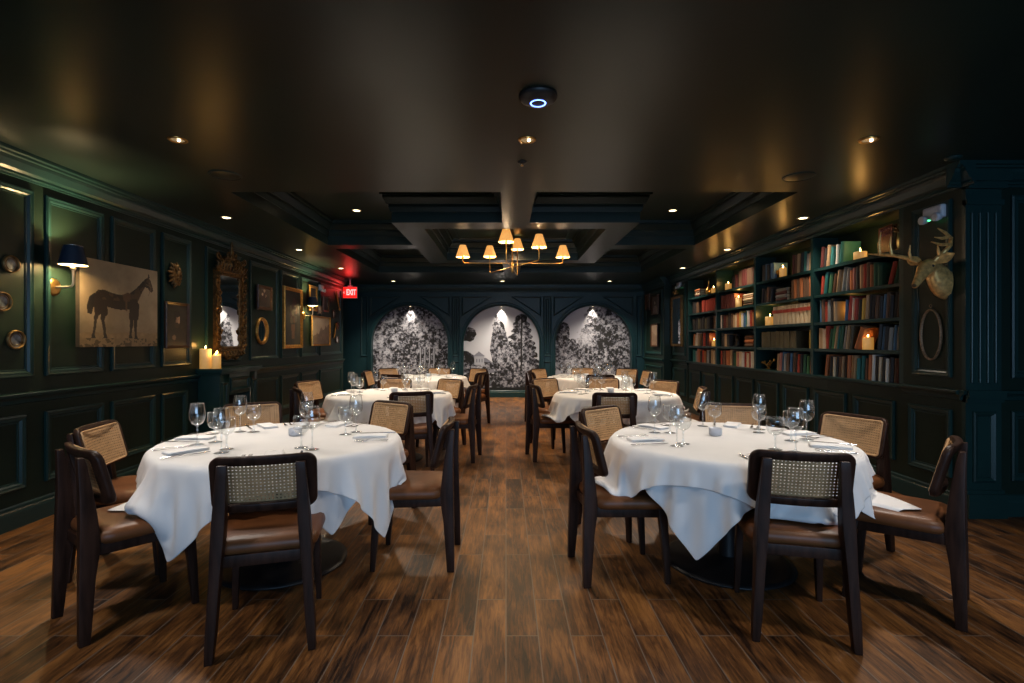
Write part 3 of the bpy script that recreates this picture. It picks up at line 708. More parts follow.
def canvas_mesh(name, I, pos, m, keep=None):
    """one quad per colour cell; pos(u, v) gives the place"""
    h, w = I.shape[:2]; vs = [pos(i / w, j / h) for j in range(h + 1) for i in range(w + 1)]
    q = [(j * (w + 1) + i, j * (w + 1) + i + 1, (j + 1) * (w + 1) + i + 1, (j + 1) * (w + 1) + i) for j in range(h) for i in range(w) if keep is None or keep[j, i]]
    cells = [(j, i) for j in range(h) for i in range(w) if keep is None or keep[j, i]]
    me = bpy.data.meshes.new(name); me.from_pydata(vs, [], q); me.materials.append(m)
    ca = me.color_attributes.new('paint', 'FLOAT_COLOR', 'CORNER')
    arr = np.ones((len(q), 4, 4), np.float32)
    ji = np.array(cells); arr[:, :, :3] = np.clip(I[ji[:, 0], ji[:, 1]], 0, 1)[:, None, :]
    ca.data.foreach_set('color', arr.ravel())
    return me
# --- three arched murals: pale sky, engraved trees
def mural_art(kind):
    w, h = 200, 224; U, V, I = canvas(w, h)
    n1, n2, n3 = vnoise(h, w, 5, 11 + kind, 4), vnoise(h, w, 34, 31 + kind, 3), vnoise(h, w, 90, 51 + kind, 2)
    sky = lerp((.56, .55, .56), (.40, .39, .42), np.clip((.75 - V) * .5 + n1 * .6, 0, 1)); I[:] = sky
    tone = np.zeros((h, w)); tree = np.zeros((h, w), bool)
    def crown(cx, cy, rx, ry, rough=.5, light=.35, sd=0):
        nn = vnoise(h, w, 12, 70 + kind * 9 + sd, 4); d = ((U - cx) / rx) ** 2 + ((V - cy) / ry) ** 2 + (nn - .5) * 2.2 * rough
        m = d < 1; t = np.clip(light + (n1 - .5) * 1.4 + (n2 - .5) * 1.6 + (n3 - .5) * .9 + ((cx - U) / rx) * .12, 0, 1)
        I[m] = lerp((.018, .020, .030), (.46, .45, .46), t)[m]
    def trunk(pts, r, c=(.03, .03, .04)): put_stroke(I, U, V, pts, r, c)
    if kind == 0:
        for i, (cx, cy, rx, ry) in enumerate([(.2, .62, .34, .30), (.55, .78, .36, .24), (.85, .55, .28, .36), (.42, .42, .36, .30), (.12, .3, .25, .25), (.7, .33, .34, .28), (.35, .85, .3, .18)]): crown(cx, cy, rx, ry, .6, .40 - .03 * (i % 2), i)
        for x in (.62, .68, .74, .80): trunk([(x, .08), (x + .01, .5)], .008, (.30, .30, .31)); trunk([(x + .012, .08), (x + .022, .5)], .005)
        crown(.3, .12, .5, .16, .7, .30, 9); crown(.85, .12, .4, .14, .7, .22, 10)
    elif kind == 1:
        I[:] = lerp((.60, .59, .58), (.47, .46, .47), np.clip(V * .4 + n1 * .5, 0, 1))
        crown(.06, .66, .10, .09, .6, .25, 1)
        put_poly(I, U, V, [(0, .2), (0, .36), (.12, .42), (.3, .38), (.42, .30), (.42, .2)], (.20, .20, .22)); crown(.05, .34, .1, .12, .5, .2, 2); crown(.2, .27, .2, .07, .6, .30, 3)
        put_poly(I, U, V, [(.14, .30), (.14, .40), (.20, .45), (.27, .40), (.27, .30)], (.36, .36, .37)); put_poly(I, U, V, [(.12, .40), (.20, .46), (.29, .40)], (.24, .24, .26))
        for x in (.165, .20, .235): put_poly(I, U, V, [(x, .33), (x + .014, .33), (x + .014, .37), (x, .37)], (.2, .2, .22))
        crown(.46, .52, .10, .36, .45, .30, 4); crown(.53, .45, .08, .26, .4, .42, 5)
        for k in range(10):                                                   # the tiered conifer
            y = .20 + k * .072; r = .30 - k * .024; crown(.76, y, max(r, .05), .055, .5, .20 + .03 * (k % 3), 20 + k)
        trunk([(.76, .1), (.77, .9)], .010)
        crown(.2, .10, .4, .10, .6, .24, 6); crown(.75, .1, .42, .12, .7, .3, 7)
    else:
        for i, (cx, cy, rx, ry) in enumerate([(.62, .82, .26, .20), (.85, .62, .26, .34), (.6, .5, .32, .3), (.2, .40, .24, .22), (.08, .62, .12, .20), (.38, .28, .36, .24), (.8, .28, .34, .26)]): crown(cx, cy, rx, ry, .6, .42 - .05 * (i % 2), i)
        for a in range(6): trunk([(.5, .05), (.5 + .09 * (a - 2.5), .28 + .03 * (a % 3))], .010 - .001 * a)
        crown(.5, .08, .6, .11, .7, .26, 12)
    gm = V < .03; I[gm] = (.02, .025, .03)
    return I
MURN = ['arched black and white woodland mural nearest the exit sign', 'arched black and white mural of a house, poplar and conifer', 'arched black and white mural of dense trees, beside the bookcase wall']
MURN[0] = 'arched black and white woodland mural beside the exit sign'
for k, cx in enumerate(ARCH):
    I = np.clip((mural_art(k) - .07) * 1.65 + .012, .008, .8) * np.array((.70, .745, .83)); h, w = I.shape[:2]; z0, z1 = .165, SPR + AR
    uu, vv = np.meshgrid((np.arange(w) + .5) / w, (np.arange(h) + .5) / h); X = (uu - .5) * 2 * AR; Z = z0 + vv * (z1 - z0)
    keep = (Z < SPR) | (X ** 2 + (Z - SPR) ** 2 < (AR + .01) ** 2)
    t = tag(obj('mural_panel', canvas_mesh('mural_panel', I, lambda u, v: (cx + (u - .5) * 2 * AR, YB + NICHE - .012, z0 + v * (z1 - z0)), M['mural'], keep)), MURN[k], 'mural')
# --- framed and unframed pictures on the side walls
def on_left(u, v, d): return (XL + d, u, v)
def on_pier(u, v, d): return (3.30 - d, u, v)
def on_right(u, v, d): return (XR - d, u, v)
def picture(name, label, plane, y0, y1, z0, z1, I, fw, fmat, depth=.03, d0=.004, glass=False):
    depth += .026; d0 = .027
    t = thing(name, label, 'picture', plane((y0 + y1) / 2, (z0 + z1) / 2, 0)); o = Vector(t.location)
    P = lambda u, v, d: tuple(Vector(plane(u, v, d)) - o)
    if fw:
        mb = MB(); ring_mould(mb, rect(y0, y1, z0, z1), [(0, d0), (0, depth * .8), (fw * .15, depth), (fw * .4, depth * .85), (fw * .55, depth * .9), (fw * .9, depth * .7), (fw, depth * .66), (fw, d0)], P); obj('frame', mb, fmat, t)
    else:
        mb = MB(); a, b = P(y0, z0, d0), P(y1, z1, depth - .002); mb.box(a[0], b[0], a[1], b[1], a[2], b[2]); obj('stretcher', mb, M['canvas_edge'], t)
    dz = depth * .66 if fw else depth; f = fw * .9
    flip = plane is not on_left
    obj('canvas', canvas_mesh('canvas', I, lambda u, v: P(y0 + f + (1 - u if False else u) * (y1 - y0 - 2 * f), z0 + f + v * (z1 - z0 - 2 * f), dz), M['paint']), None, t)
    return t
M['canvas_edge'] = mat('dark_canvas_edge', (0.03, 0.022, 0.015), .7, noise=.2, scale=30)
M['mahogany'] = mat('dark_mahogany_frame', (0.055, 0.022, 0.010), .35, noise=.3, scale=20)
# horse: on the mirror-side wall, near Y is on the picture's left
def horse_art():
    w, h = 170, 140; U, V, I = canvas(w, h)
    n = vnoise(h, w, 6, 3, 5); n2 = vnoise(h, w, 22, 4, 3)
    I[:] = lerp((.17, .115, .065), (.42, .315, .20), np.clip(n * .9 + .12 * V, 0, 1))
    I[:] = lerp(I, (.15, .10, .06), np.clip(((.30 - V) * 6), 0, 1) * .55 * (.5 + n2))
    g = V < .17 + (n - .5) * .06; I[g] = lerp((.14, .085, .04), (.30, .20, .11), n2)[g]
    gr = (V < .1) & (n2 > .55); I[gr] = (.07, .045, .02)
    br, dk = (.020, .011, .007), (.009, .006, .005)
    body = [(.155, .60), (.20, .655), (.28, .665), (.36, .640), (.46, .625), (.55, .640), (.62, .66), (.69, .72), (.75, .79), (.80, .845), (.845, .885), (.86, .915), (.875, .885), (.895, .86), (.925, .78), (.935, .73), (.915, .705), (.885, .715), (.855, .755), (.815, .765), (.775, .70), (.735, .62), (.70, .545), (.665, .49), (.58, .455), (.48, .445), (.38, .455), (.31, .47), (.235, .46), (.17, .49), (.14, .55)]
    put_poly(I, U, V, body, br)
    for pts, r in (([(.19, .52), (.20, .40), (.175, .33), (.165, .22), (.145, .12)], .026), ([(.26, .50), (.275, .40), (.255, .33), (.275, .22), (.285, .12)], .030), ([(.64, .50), (.625, .36), (.62, .25), (.605, .12)], .026), ([(.69, .52), (.68, .36), (.675, .25), (.68, .115)], .026)):
        for (a, b), k in zip(zip(pts[:-1], pts[1:]), (1.9, 1.15, .75, .65)): put_stroke(I, U, V, [a, b], r * k * .8, br)
        x, y = pts[-1]; put_poly(I, U, V, [(x - .02, y - .022), (x + .032, y - .022), (x + .018, y + .02), (x - .014, y + .02)], dk)
    put_poly(I, U, V, [(.165, .62), (.105, .57), (.075, .46), (.085, .38), (.13, .37), (.155, .47), (.16, .56)], dk)           # tail
    put_poly(I, U, V, [(.855, .90), (.865, .955), (.885, .89)], br)
    put_poly(I, U, V, [(.58, .645), (.69, .735), (.80, .855), (.84, .89), (.80, .80), (.70, .67)], dk)                           # mane
    m = inpoly(U, V, body); I[m] = I[m] + (n2[m] > .56)[:, None] * np.array((.035, .018, .008)) * (V[m] > .55)[:, None]
    put_poly(I, U, V, [(.50, .63), (.57, .665), (.61, .655), (.60, .56), (.52, .555)], (.075, .035, .018)); put_stroke(I, U, V, [(.555, .56), (.555, .45)], .012, (.09, .045, .02))
    put_stroke(I, U, V, [(.88, .84), (.895, .73)], .004, (.14, .09, .05)); put_stroke(I, U, V, [(.84, .80), (.915, .77)], .004, (.14, .09, .05)); put_stroke(I, U, V, [(.90, .74), (.86, .66)], .003, (.12, .08, .05))
    return I
picture('horse_painting', 'large unframed oil painting of a dark saddled horse in profile', on_left, 4.13, 5.05, 1.285, 2.02, horse_art(), 0, None, .035)
def portrait_art(seed, face=(.36, .22, .13), coat=(.012, .010, .010)):
    w, h = 44, 60; U, V, I = canvas(w, h); n = vnoise(h, w, 4, seed, 3); I[:] = lerp((.012, .010, .007), (.035, .026, .016), n)
    put_poly(I, U, V, [(.1, 0), (.18, .34), (.38, .46), (.62, .46), (.85, .32), (.95, 0)], coat)
    f = ((U - .52) / .125) ** 2 + ((V - .64) / .135) ** 2 < 1; I[f] = (np.array(face) * .95)[None, :] * (.35 + 1.1 * np.clip((U[f] - .42) / .2, 0, 1))[:, None]
    hh = (((U - .50) / .15) ** 2 + ((V - .775) / .085) ** 2 < 1) | (((U - .40) / .05) ** 2 + ((V - .68) / .10) ** 2 < 1); I[hh] = (.014, .009, .006)
    bd = (((U - .5) / .11) ** 2 + ((V - .50) / .07) ** 2 < 1); I[bd] = (.035, .022, .014)
    for ex in (.48, .585): I[((U - ex) / .028) ** 2 + ((V - .665) / .010) ** 2 < 1] = np.array(face) * .22
    I[((U - .535) / .014) ** 2 + ((V - .63) / .03) ** 2 < 1] = np.array(face) * .75
    hd = ((U - .36) / .09) ** 2 + ((V - .20) / .06) ** 2 < 1; I[hd] = np.array(face) * .55
    return I
picture('portrait_painting', 'small dark portrait of a bearded person in black, below the crest', on_left, 5.20, 5.58, 1.26, 1.74, portrait_art(5), .028, M['mahogany'], .03)
def group_art(seed):
    w, h = 40, 36; U, V, I = canvas(w, h); n = vnoise(h, w, 5, seed, 3); I[:] = lerp((.02, .014, .01), (.07, .045, .028), n)
    for x, y in ((.35, .5), (.6, .45), (.5, .7)):
        I[((U - x) / .1) ** 2 + ((V - y) / .22) ** 2 < 1] = (.05, .025, .018); I[((U - x) / .07) ** 2 + ((V - y - .17) / .08) ** 2 < 1] = (.30, .20, .13)
    return I
picture('framed_print', 'small brown-framed picture of figures above the oval gold mirror', on_left, 7.12, 7.56, 1.78, 2.13, group_art(9), .045, M['mahogany'], .03)
def flower_art(seed):
    w, h = 44, 60; U, V, I = canvas(w, h); n = vnoise(h, w, 6, seed, 3); I[:] = lerp((.012, .012, .012), (.05, .045, .035), n)
    r = random.Random(seed)
    for k in range(16):
        x, y = r.uniform(.25, .75), r.uniform(.45, .85); c = r.choice([(.16, .08, .05), (.10, .09, .08), (.14, .11, .07), (.07, .03, .03)]); I[((U - x) / .09) ** 2 + ((V - y) / .07) ** 2 + (n - .5) < .8] = c
    put_poly(I, U, V, [(.42, .12), (.58, .12), (.62, .38), (.38, .38)], (.16, .07, .035))
    return I
picture('flower_painting', 'tall gold-framed still life of dark flowers in a vase', on_left, 7.95, 8.66, 1.22, 2.20, flower_art(3), .06, M['gold'], .045)
def land_art(seed, dark=(.10, .065, .045), lite=(.44, .34, .24)):
    w, h = 60, 40; U, V, I = canvas(w, h); n = vnoise(h, w, 6, seed, 4); I[:] = lerp(lite, (.30, .22, .15), n)
    m = V < .40 + .35 * np.clip((U - .25) * 1.4, 0, 1) + (n - .5) * .5; I[m] = lerp(dark, (.22, .14, .09), vnoise(h, w, 14, seed + 1, 2))[m]
    return I
picture('landscape_painting', 'sepia landscape painting hung under the rear wall lamp', on_left, 9.12, 10.05, 1.25, 1.80, land_art(4), .03, M['gold'], .035)
picture('narrow_gold_picture', 'narrow upright gold frame round a dark picture, behind the rear lamp', on_left, 9.02, 9.36, 1.88, 2.33, portrait_art(14, (.05, .04, .03)), .045, M['gold'], .03)
picture('narrow_dark_picture', 'narrow dark picture below the emergency light, mirror wall', on_left, 9.68, 10.0, 1.90, 2.20, portrait_art(15, (.06, .05, .04)), .03, M['mahogany'], .025)
picture('faded_print', 'small pale faded print above the sepia landscape', on_left, 9.42, 9.62, 1.84, 2.00, land_art(8, (.2, .16, .12), (.42, .36, .3)), .02, M['mahogany'], .025)
picture('sepia_print', 'small sepia portrait print nearest the bookcase-side end wall'.replace('nearest', 'on the pier by'), on_pier, 11.0, 11.5, 1.22, 1.72, land_art(21, (.10, .07, .05), (.22, .16, .11)), .03, M['mahogany'], .03)
picture('pale_figure_print', 'dark print with a pale figure, on the pier above a sepia print', on_pier, 10.95, 11.45, 1.92, 2.34, portrait_art(22, (.40, .38, .36), (.20, .19, .18)), .03, M['mahogany'], .03)
picture('brown_print', 'small brown print high on the pier beside the end wall', on_pier, 11.6, 11.95, 2.05, 2.42, group_art(23), .03, M['mahogany'], .03)
# oval and round frames
def oval_frame(name, label, cat, plane, y, z, ry, rz, fw, fm, inner, depth=.03, knots=0):
    t = thing(name, label, cat, plane(y, z, 0)); o = Vector(t.location); P = lambda u, v, d: tuple(Vector(plane(u, v, d)) - o)
    mb = MB(); n = 40; R = []
    for i in range(n):
        a = 2 * PI * i / n; k = 1 + (.10 * math.sin(a * knots) if knots else 0); row = []
        for s, d in ((0, .003), (0, depth * .6), (.2, depth), (.6, depth * .95), (.85, depth * .6), (1, depth * .3), (1, .003)):
            f = fw * s * k; row.append(P(y + (ry - f) * math.cos(a), z + (rz - f) * math.sin(a), d))
        R.append(row)
    mb.grid(R, (True, False)); obj('frame', mb, fm, t)
    mb = MB(); mb.cap([P(y + (ry - fw * .9) * math.cos(2 * PI * i / n), z + (rz - fw * .9) * math.sin(2 * PI * i / n), depth * .25) for i in range(n)]); obj('face', mb, inner, t)
    return t, P
oval_frame('oval_mirror', 'small oval mirror in a thick bright gold frame', 'mirror', on_left, 7.32, 1.48, .18, .195, .05, M['gold'], M['mirror'], .035)
M['dial'] = mat('pale_medallion_face', (0.16, 0.17, 0.18), .35, noise=.85, scale=28)
for (y, z, r, lab) in ((3.61, 1.876, .062, 'upper of three small round brass-rimmed medallions by the wall lamp'), (3.547, 1.607, .068, 'middle of three small round brass-rimmed medallions, set off from the others'), (3.647, 1.343, .068, 'lowest of three small round brass-rimmed medallions by the wall lamp')):
    t, P = oval_frame('round_medallion', lab, 'wall ornament', on_left, y, z, r, r, .014, M['gold_dim'], M['dial'], .022); t['group'] = 'round medallions'
    mb = MB(); n = 24; R = [[P(y + q * math.cos(2 * PI * i / n), z + q * math.sin(2 * PI * i / n), .010 + (.004 if k == 1 else 0)) for k, q in enumerate((r * .66, r * .62, r * .57))] for i in range(n)]; mb.grid(R, (True, False)); obj('inner_ring', mb, M['gold_dim'], t)
for (y, z, ry, rz, lab) in ((10.36, 1.88, .07, .09, 'white oval plaque near the end of the mirror wall'), (10.58, 1.37, .09, .075, 'low oval plaque near the end of the mirror wall'), (10.6, 1.65, .09, .08, 'reddish oval plaque between two others near the passage')):
    t, P = oval_frame('oval_plaque', lab, 'wall ornament', on_left, y, z, ry, rz, .018, M['mahogany'], M['plaque_red'] if 'reddish' in lab else M['white'], .025)
for (pts, lab) in ((((10.48, 2.36), (10.70, 2.0)), 'slim gilt stick ornament slanting high on the mirror wall'), (((10.36, 1.40), (10.48, 1.68)), 'slim gilt stick ornament slanting low on the mirror wall')):
    t = thing('wall_stick', lab, 'wall ornament', on_left(pts[0][0], pts[0][1], .02)); o = Vector(t.location)
    a, b = (Vector(on_left(*p, .02)) - o for p in pts); mb = MB(); mb.tube([a, a * .8 + b * .2, a * .2 + b * .8, b], [.012, .018, .014, .008], 8); obj('shaft', mb, M['gold'], t); mb = MB(); mb.sphere(tuple(b), .024); obj('knob', mb, M['gold'], t)
# carved crest
t = thing('carved_crest', 'carved shield-shaped crest above the small dark portrait', 'wall ornament', (XL, 5.38, 2.03)); mb = MB()
for i in range(15):
    a = PI * (-.5 + 2 * i / 15 + .5); r = .115 if i % 2 else .095
    mb.tube([(.02, .03 * math.cos(a), .03 * math.sin(a)), (.035, .07 * math.cos(a), .09 * math.sin(a)), (.015, r * math.cos(a), (r + .025) * math.sin(a))], [.016, .022, .006], 8)
obj('leaf_border', mb, M['darkgold'], t)
mb = MB(); mb.sphere((.015, 0, 0), .075, 16, 10, (.55, .9, 1.25)); obj('shield', mb, M['darkgold'], t)
mb = MB()
for dy, dz, r in ((0, .02, .03), (-.025, .05, .014), (.025, .05, .014), (0, -.035, .018)): mb.sphere((.05, dy, dz), r, 10, 6)
obj('mask', mb, M['darkgold'], t)
# carved gilt mirror over the mantel
t = thing('carved_mirror', 'tall mirror in an ornate carved antique gilt frame above the mantel', 'mirror', (XL, 6.42, 1.70)); y0, y1, z0, z1 = -.23, .23, -.43, .44
mb = MB(); mb.box(.03, .036, y0 - .03, y1 + .03, z0 - .03, z1 + .03); obj('mirror_glass', mb, M['mirror'], t)
mb = MB(); ring_mould(mb, rect(y0 - .075, y1 + .075, z0 - .075, z1 + .075), [(0, 0), (0, .05), (.02, .065), (.04, .05), (.06, .055), (.075, .04), (.078, .0)], lambda u, v, d: (d, u, v)); obj('frame', mb, M['darkgold'], t)
rr = random.Random(5); mb = MB()
def scroll(mb, y, z, r, a0, sg, x=.06, turns=1.25, w=.016):
    pts = [(x + .012 * i / 14, y + sg * r * (1 - i / 16) * math.cos(a0 + turns * 2 * PI * i / 14), z + r * (1 - i / 16) * math.sin(a0 + turns * 2 * PI * i / 14)) for i in range(15)]
    mb.tube(pts, [w * (1 - .5 * i / 14) for i in range(15)], 7)
for sg in (-1, 1):
    mb = MB()
    for k in range(9):
        z = z0 - .02 + k * (z1 - z0 + .04) / 8; scroll(mb, sg * (.285 + .02 * (k % 2)), z, .045 + .012 * (k % 3), PI / 2 * (k % 4), sg)
        mb.tube([(.05, sg * .27, z), (.075, sg * .32, z + .03), (.06, sg * .355, z + .075)], [.014, .018, .005], 7)
    obj('side_carving', mb, M['darkgold'], t)
mb = MB()
for sg in (-1, 1):
    scroll(mb, sg * .12, z1 + .15, .085, 0, sg, w=.022); scroll(mb, sg * .26, z1 + .13, .07, PI / 2, sg, w=.02); scroll(mb, sg * .30, z1 + .23, .05, PI, sg); scroll(mb, sg * .07, z1 + .27, .05, PI, sg)
    for k in range(5): mb.tube([(.05, sg * (.04 + .065 * k), z1 + .06), (.08, sg * (.05 + .068 * k), z1 + .14), (.05, sg * (.06 + .07 * k), z1 + .24 - .02 * k)], [.016, .022, .006], 7)
obj('crest_carving', mb, M['darkgold'], t)
mb = MB(); mb.lathe([(0, .0), (.03, .0), (.035, .03), (.02, .06), (.03, .10), (.012, .16), (.02, .19), (.008, .24), (0, .26)], 14, (.06, 0, z1 + .20)); obj('finial', mb, M['darkgold'], t)
mb = MB()
for sg in (-1, 1):
    scroll(mb, sg * .10, z0 - .11, .06, PI, sg, w=.02); scroll(mb, sg * .24, z0 - .09, .055, 0, sg, w=.018)
    for k in range(4): mb.tube([(.05, sg * (.03 + .07 * k), z0 - .05), (.085, sg * (.035 + .075 * k), z0 - .10), (.05, sg * (.03 + .07 * k), z0 - .165 + .02 * k)], [.014, .02, .006], 7)
obj('apron_carving', mb, M['darkgold'], t)
# tall narrow mirror on the bookcase side
t = thing('pier_mirror', 'narrow gilt-framed mirror between the bookcase and the end wall', 'mirror', (XR, 10.36, 1.78))
mb = MB(); mb.box(-.02, -.015, -.26, .26, -.50, .42); obj('mirror_glass', mb, M['mirror'], t)
mb = MB(); ring_mould(mb, rect(-.31, .31, -.55, .47), [(0, 0), (0, .035), (.015, .045), (.05, .03), (.06, 0)], lambda u, v, d: (-d, u, v)); obj('frame', mb, M['gold_dim'], t)
mb = MB()
for sg in (-1, 1): scroll(mb, sg * .10, .53, .05, 0, sg, x=-.04, w=.014); 
mb.lathe([(0, 0), (.03, .0), (.02, .05), (.03, .08), (0, .14)], 12, (-.035, 0, .50)); obj('crest_carving', mb, M['gold_dim'], t)
# rope-edged oval frame below the deer
t, P = oval_frame('oval_rope_frame', 'thin oval rope-edged frame hung below the gold deer head', 'wall ornament', on_right, 4.17, 1.385, .105, .21, .016, M['rope'], M['wall'], .022, knots=40)
mb = MB(); mb.lathe([(.012, -.004), (.016, 0), (.012, .004), (.008, 0)], 14, P(4.17, 1.62, .012), axis='x', closed=True); obj('hanging_loop', mb, M['rope'], t)
# ------------------------------------------------------------------ ceiling fittings
def downlight(name, x, y, z, label, lit, group, aim, power, spot=95, tilt=None):
    t = thing(name, label, 'ceiling light', (x, y, z), 0, group)
    mb = MB(); mb.lathe([(.060, .0), (.060, -.004), (.056, -.007), (.044, -.006), (.040, -.001), (.040, -.0005), (.06, -.0005)], 28); obj('trim_ring', mb, M['white_ring'] if lit else M['brass'], t)
    mb = MB(); mb.lathe([(0, -.0025), (.041, -.0025)], 24); obj('lens', mb, M['lens'] if lit else M['lens_dim'], t)
    if not lit:
        mb = MB(); mb.sphere((.012, -.006, -.006), .011, 10, 6); obj('bulb', mb, M['bulb'], t)
    if power: light('downlight_beam', 'SPOT', (x, y, z - .03), power, FRONT if y < 4 else DOWN, .12 if y < 4 or z > ZC else .05, aim, spot, 1.0, parent=t)
    return t
M['white_ring'] = mat('cream_trim_ring', (.5, .42, .3), .4, noise=.05, scale=20)
G = 'recessed ceiling lights'
FL = [(-2.18, 3.40, 'brass gimbal ceiling light above the front table, mirror side', (-1.5, 3.0, .7)), (.14, 3.40, 'brass gimbal ceiling light over the aisle, between sensor and sprinkler', (.1, 3.6, 0)), (2.41, 3.40, 'brass gimbal ceiling light above the front table, bookcase side', (1.5, 3.0, .7))]
for x, y, l, aim in FL: downlight('gimbal_downlight', x, y, ZC, l, False, G, aim, P_FRONT if abs(x) > 1 else P_DOWN, 110)
for x, y, l in [(-3.02, 5.53, 'lit ceiling downlight just before the gilt mirror'), (-3.02, 7.47, 'lit ceiling downlight just past the gilt mirror'), (-3.02, 9.37, 'lit ceiling downlight before the exit sign, mirror side'),
                (3.22, 5.55, 'lit ceiling downlight over the bookcase bay by the deer head'), (3.22, 7.45, 'lit ceiling downlight over the middle of the bookcase'), (3.22, 9.33, 'lit ceiling downlight over the end of the bookcase')]:
    downlight('downlight', x, y, ZC, l, True, G, (x * 1.02, y, 0), P_DOWN * (.3 if x < 0 else .85), 115)
for x, l in [(-2.50, 'lit ceiling downlight before the mural by the exit sign'), (-.08, 'lit ceiling downlight before the central mural'), (2.30, 'lit ceiling downlight before the mural by the bookcase side')]:
    downlight('downlight', x, 11.36, ZC, l, True, G, (x, 11.45, 0), P_DOWN * 4.8, 110)
for cx, l in zip(ARCH, ('puck light in the crown of the arch by the exit sign', 'puck light in the crown of the central arch', 'puck light in the crown of the arch by the bookcase side')):
    t = thing('puck_light', l, 'spotlight', (cx, YB + .05, SPR + AR), 0, 'mural puck lights')
    mb = MB(); mb.lathe([(.022, -.012), (.028, -.010), (.03, -.002), (0, -.002)], 20); obj('housing', mb, M['black'], t)
    mb = MB(); mb.lathe([(0, -.0115), (.0225, -.0115)], 16); obj('lens', mb, M['lens'], t)
    light('puck_beam', 'SPOT', (cx, YB + .05, SPR + AR - .03), P_MURAL, DOWN, .015, (cx, YB + NICHE, 1.55), 75, 1.0, parent=t)
for x, y, l in [(CX - 2.0, 6.48, 'lit downlight inside the front ceiling coffer, mirror side'), (CX + 2.0, 6.48, 'lit downlight inside the front ceiling coffer, bookcase side'), (CX - 2.0, 8.05, 'lit downlight inside the rear ceiling coffer, mirror side'), (CX + 2.0, 8.05, 'lit downlight inside the rear ceiling coffer, bookcase side')]:
    downlight('downlight', x, y, ZT, l, True, G, (x * .62, y + (-.5 if y < 7 else .4), .75), P_DOWN * 4.2, 110)
for x, l in [(-2.0, 'ceiling downlight behind the viewpoint, mirror side'), (2.1, 'ceiling downlight behind the viewpoint, bookcase side')]:
    downlight('downlight', x, 1.35, ZC, l, True, G, (x * .66, 2.9, .7), P_FRONT * .8, 120)
t = thing('ceiling_sensor', 'round black ceiling device with a glowing blue ring', 'ceiling device', (.175, 2.79, ZC))
mb = MB(); mb.lathe([(0, -.042), (.045, -.042), (.075, -.036), (.098, -.022), (.105, -.008), (.105, -.001), (0, -.001)], 40); obj('housing', mb, M['black'], t)
mb = MB(); mb.lathe([(.036, -.0425), (.038, -.0445), (.042, -.0445), (.044, -.0425)], 40); obj('light_ring', mb, M['blueled'], t)
t = thing('fire_sprinkler', 'tiny ceiling sprinkler beyond the aisle gimbal light', 'sprinkler', (.12, 3.82, ZC)); mb = MB(); mb.lathe([(0, -.014), (.02, -.014), (.034, -.006), (.036, -.001), (0, -.001)], 20); obj('cover', mb, M['black'], t)
mb = MB(); mb.lathe([(0, -.03), (.012, -.03), (.012, -.026), (.004, -.024), (.004, -.013), (0, -.013)], 12); obj('deflector', mb, M['brass'], t)
for x, y, l in ((-2.26, 4.12, 'round dark flush speaker in the ceiling, mirror side'), (2.38, 4.16, 'round dark flush speaker in the ceiling, bookcase side')):
    t = thing('ceiling_speaker', l, 'speaker', (x, y, ZC)); mb = MB(); mb.lathe([(0, -.006), (.10, -.006), (.11, -.004), (.112, -.001), (0, -.001)], 32); obj('grille', mb, M['ceil'], t); mb = MB(); mb.lathe([(.112, -.001), (.116, -.008), (.122, -.006), (.124, -.001)], 32); obj('rim', mb, M['trim'], t)
t = thing('smoke_detector', 'small dark ceiling disc before the fluted pilaster', 'ceiling device', (3.25, 3.72, ZC)); mb = MB(); mb.lathe([(0, -.022), (.03, -.022), (.05, -.012), (.052, -.001), (0, -.001)], 24); obj('body', mb, M['trim'], t)
# ------------------------------------------------------------------ chandelier
t = thing('chandelier', 'brass chandelier of three crossing bars with six cream pleated shades', 'chandelier', (CX - .02, CY, ZT)); zz = ZT
mb = MB(); mb.lathe([(0, -.05), (.01, -.05), (.02, -.03), (.065, -.022), (.07, -.001), (0, -.001)], 24); obj('ceiling_rose', mb, M['brass'], t)
mb = MB(); mb.tube([(0, 0, -.04), (0, 0, 2.31 - zz)], .008, 10); mb.lathe([(0, 0), (.012, 0), (.02, .03), (.02, .14), (.012, .17), (0, .17)], 14, (0, 0, 2.31 - zz)); obj('stem', mb, M['brass'], t)
def lampshade(t, x, y, z):
    n = 40; P = []
    for i in range(n):
        a = 2 * PI * i / n; k = 1 + .018 * (i % 2); P.append([(x + r * k * math.cos(a), y + r * k * math.sin(a), z + h) for r, h in ((.098, 0), (.099, .004), (.046, .165), (.044, .17))])
    mb = MB(); mb.grid(P, (True, False), smooth=False); s = obj('lamp_shade', mb, M['shade'], t)
    md = s.modifiers.new('thick', 'SOLIDIFY'); md.thickness = .003
    mb = MB(); mb.lathe([(0, .03), (.010, .03), (.013, .06), (.018, .085), (.010, .115), (0, .125)], 12, (x, y, z)); obj('bulb', mb, M['bulb'], s)
    light('shade_light', 'POINT', (x + t.location.x, y + t.location.y, z + t.location.z + .015), P_CHAND, WARM, .04, parent=t)
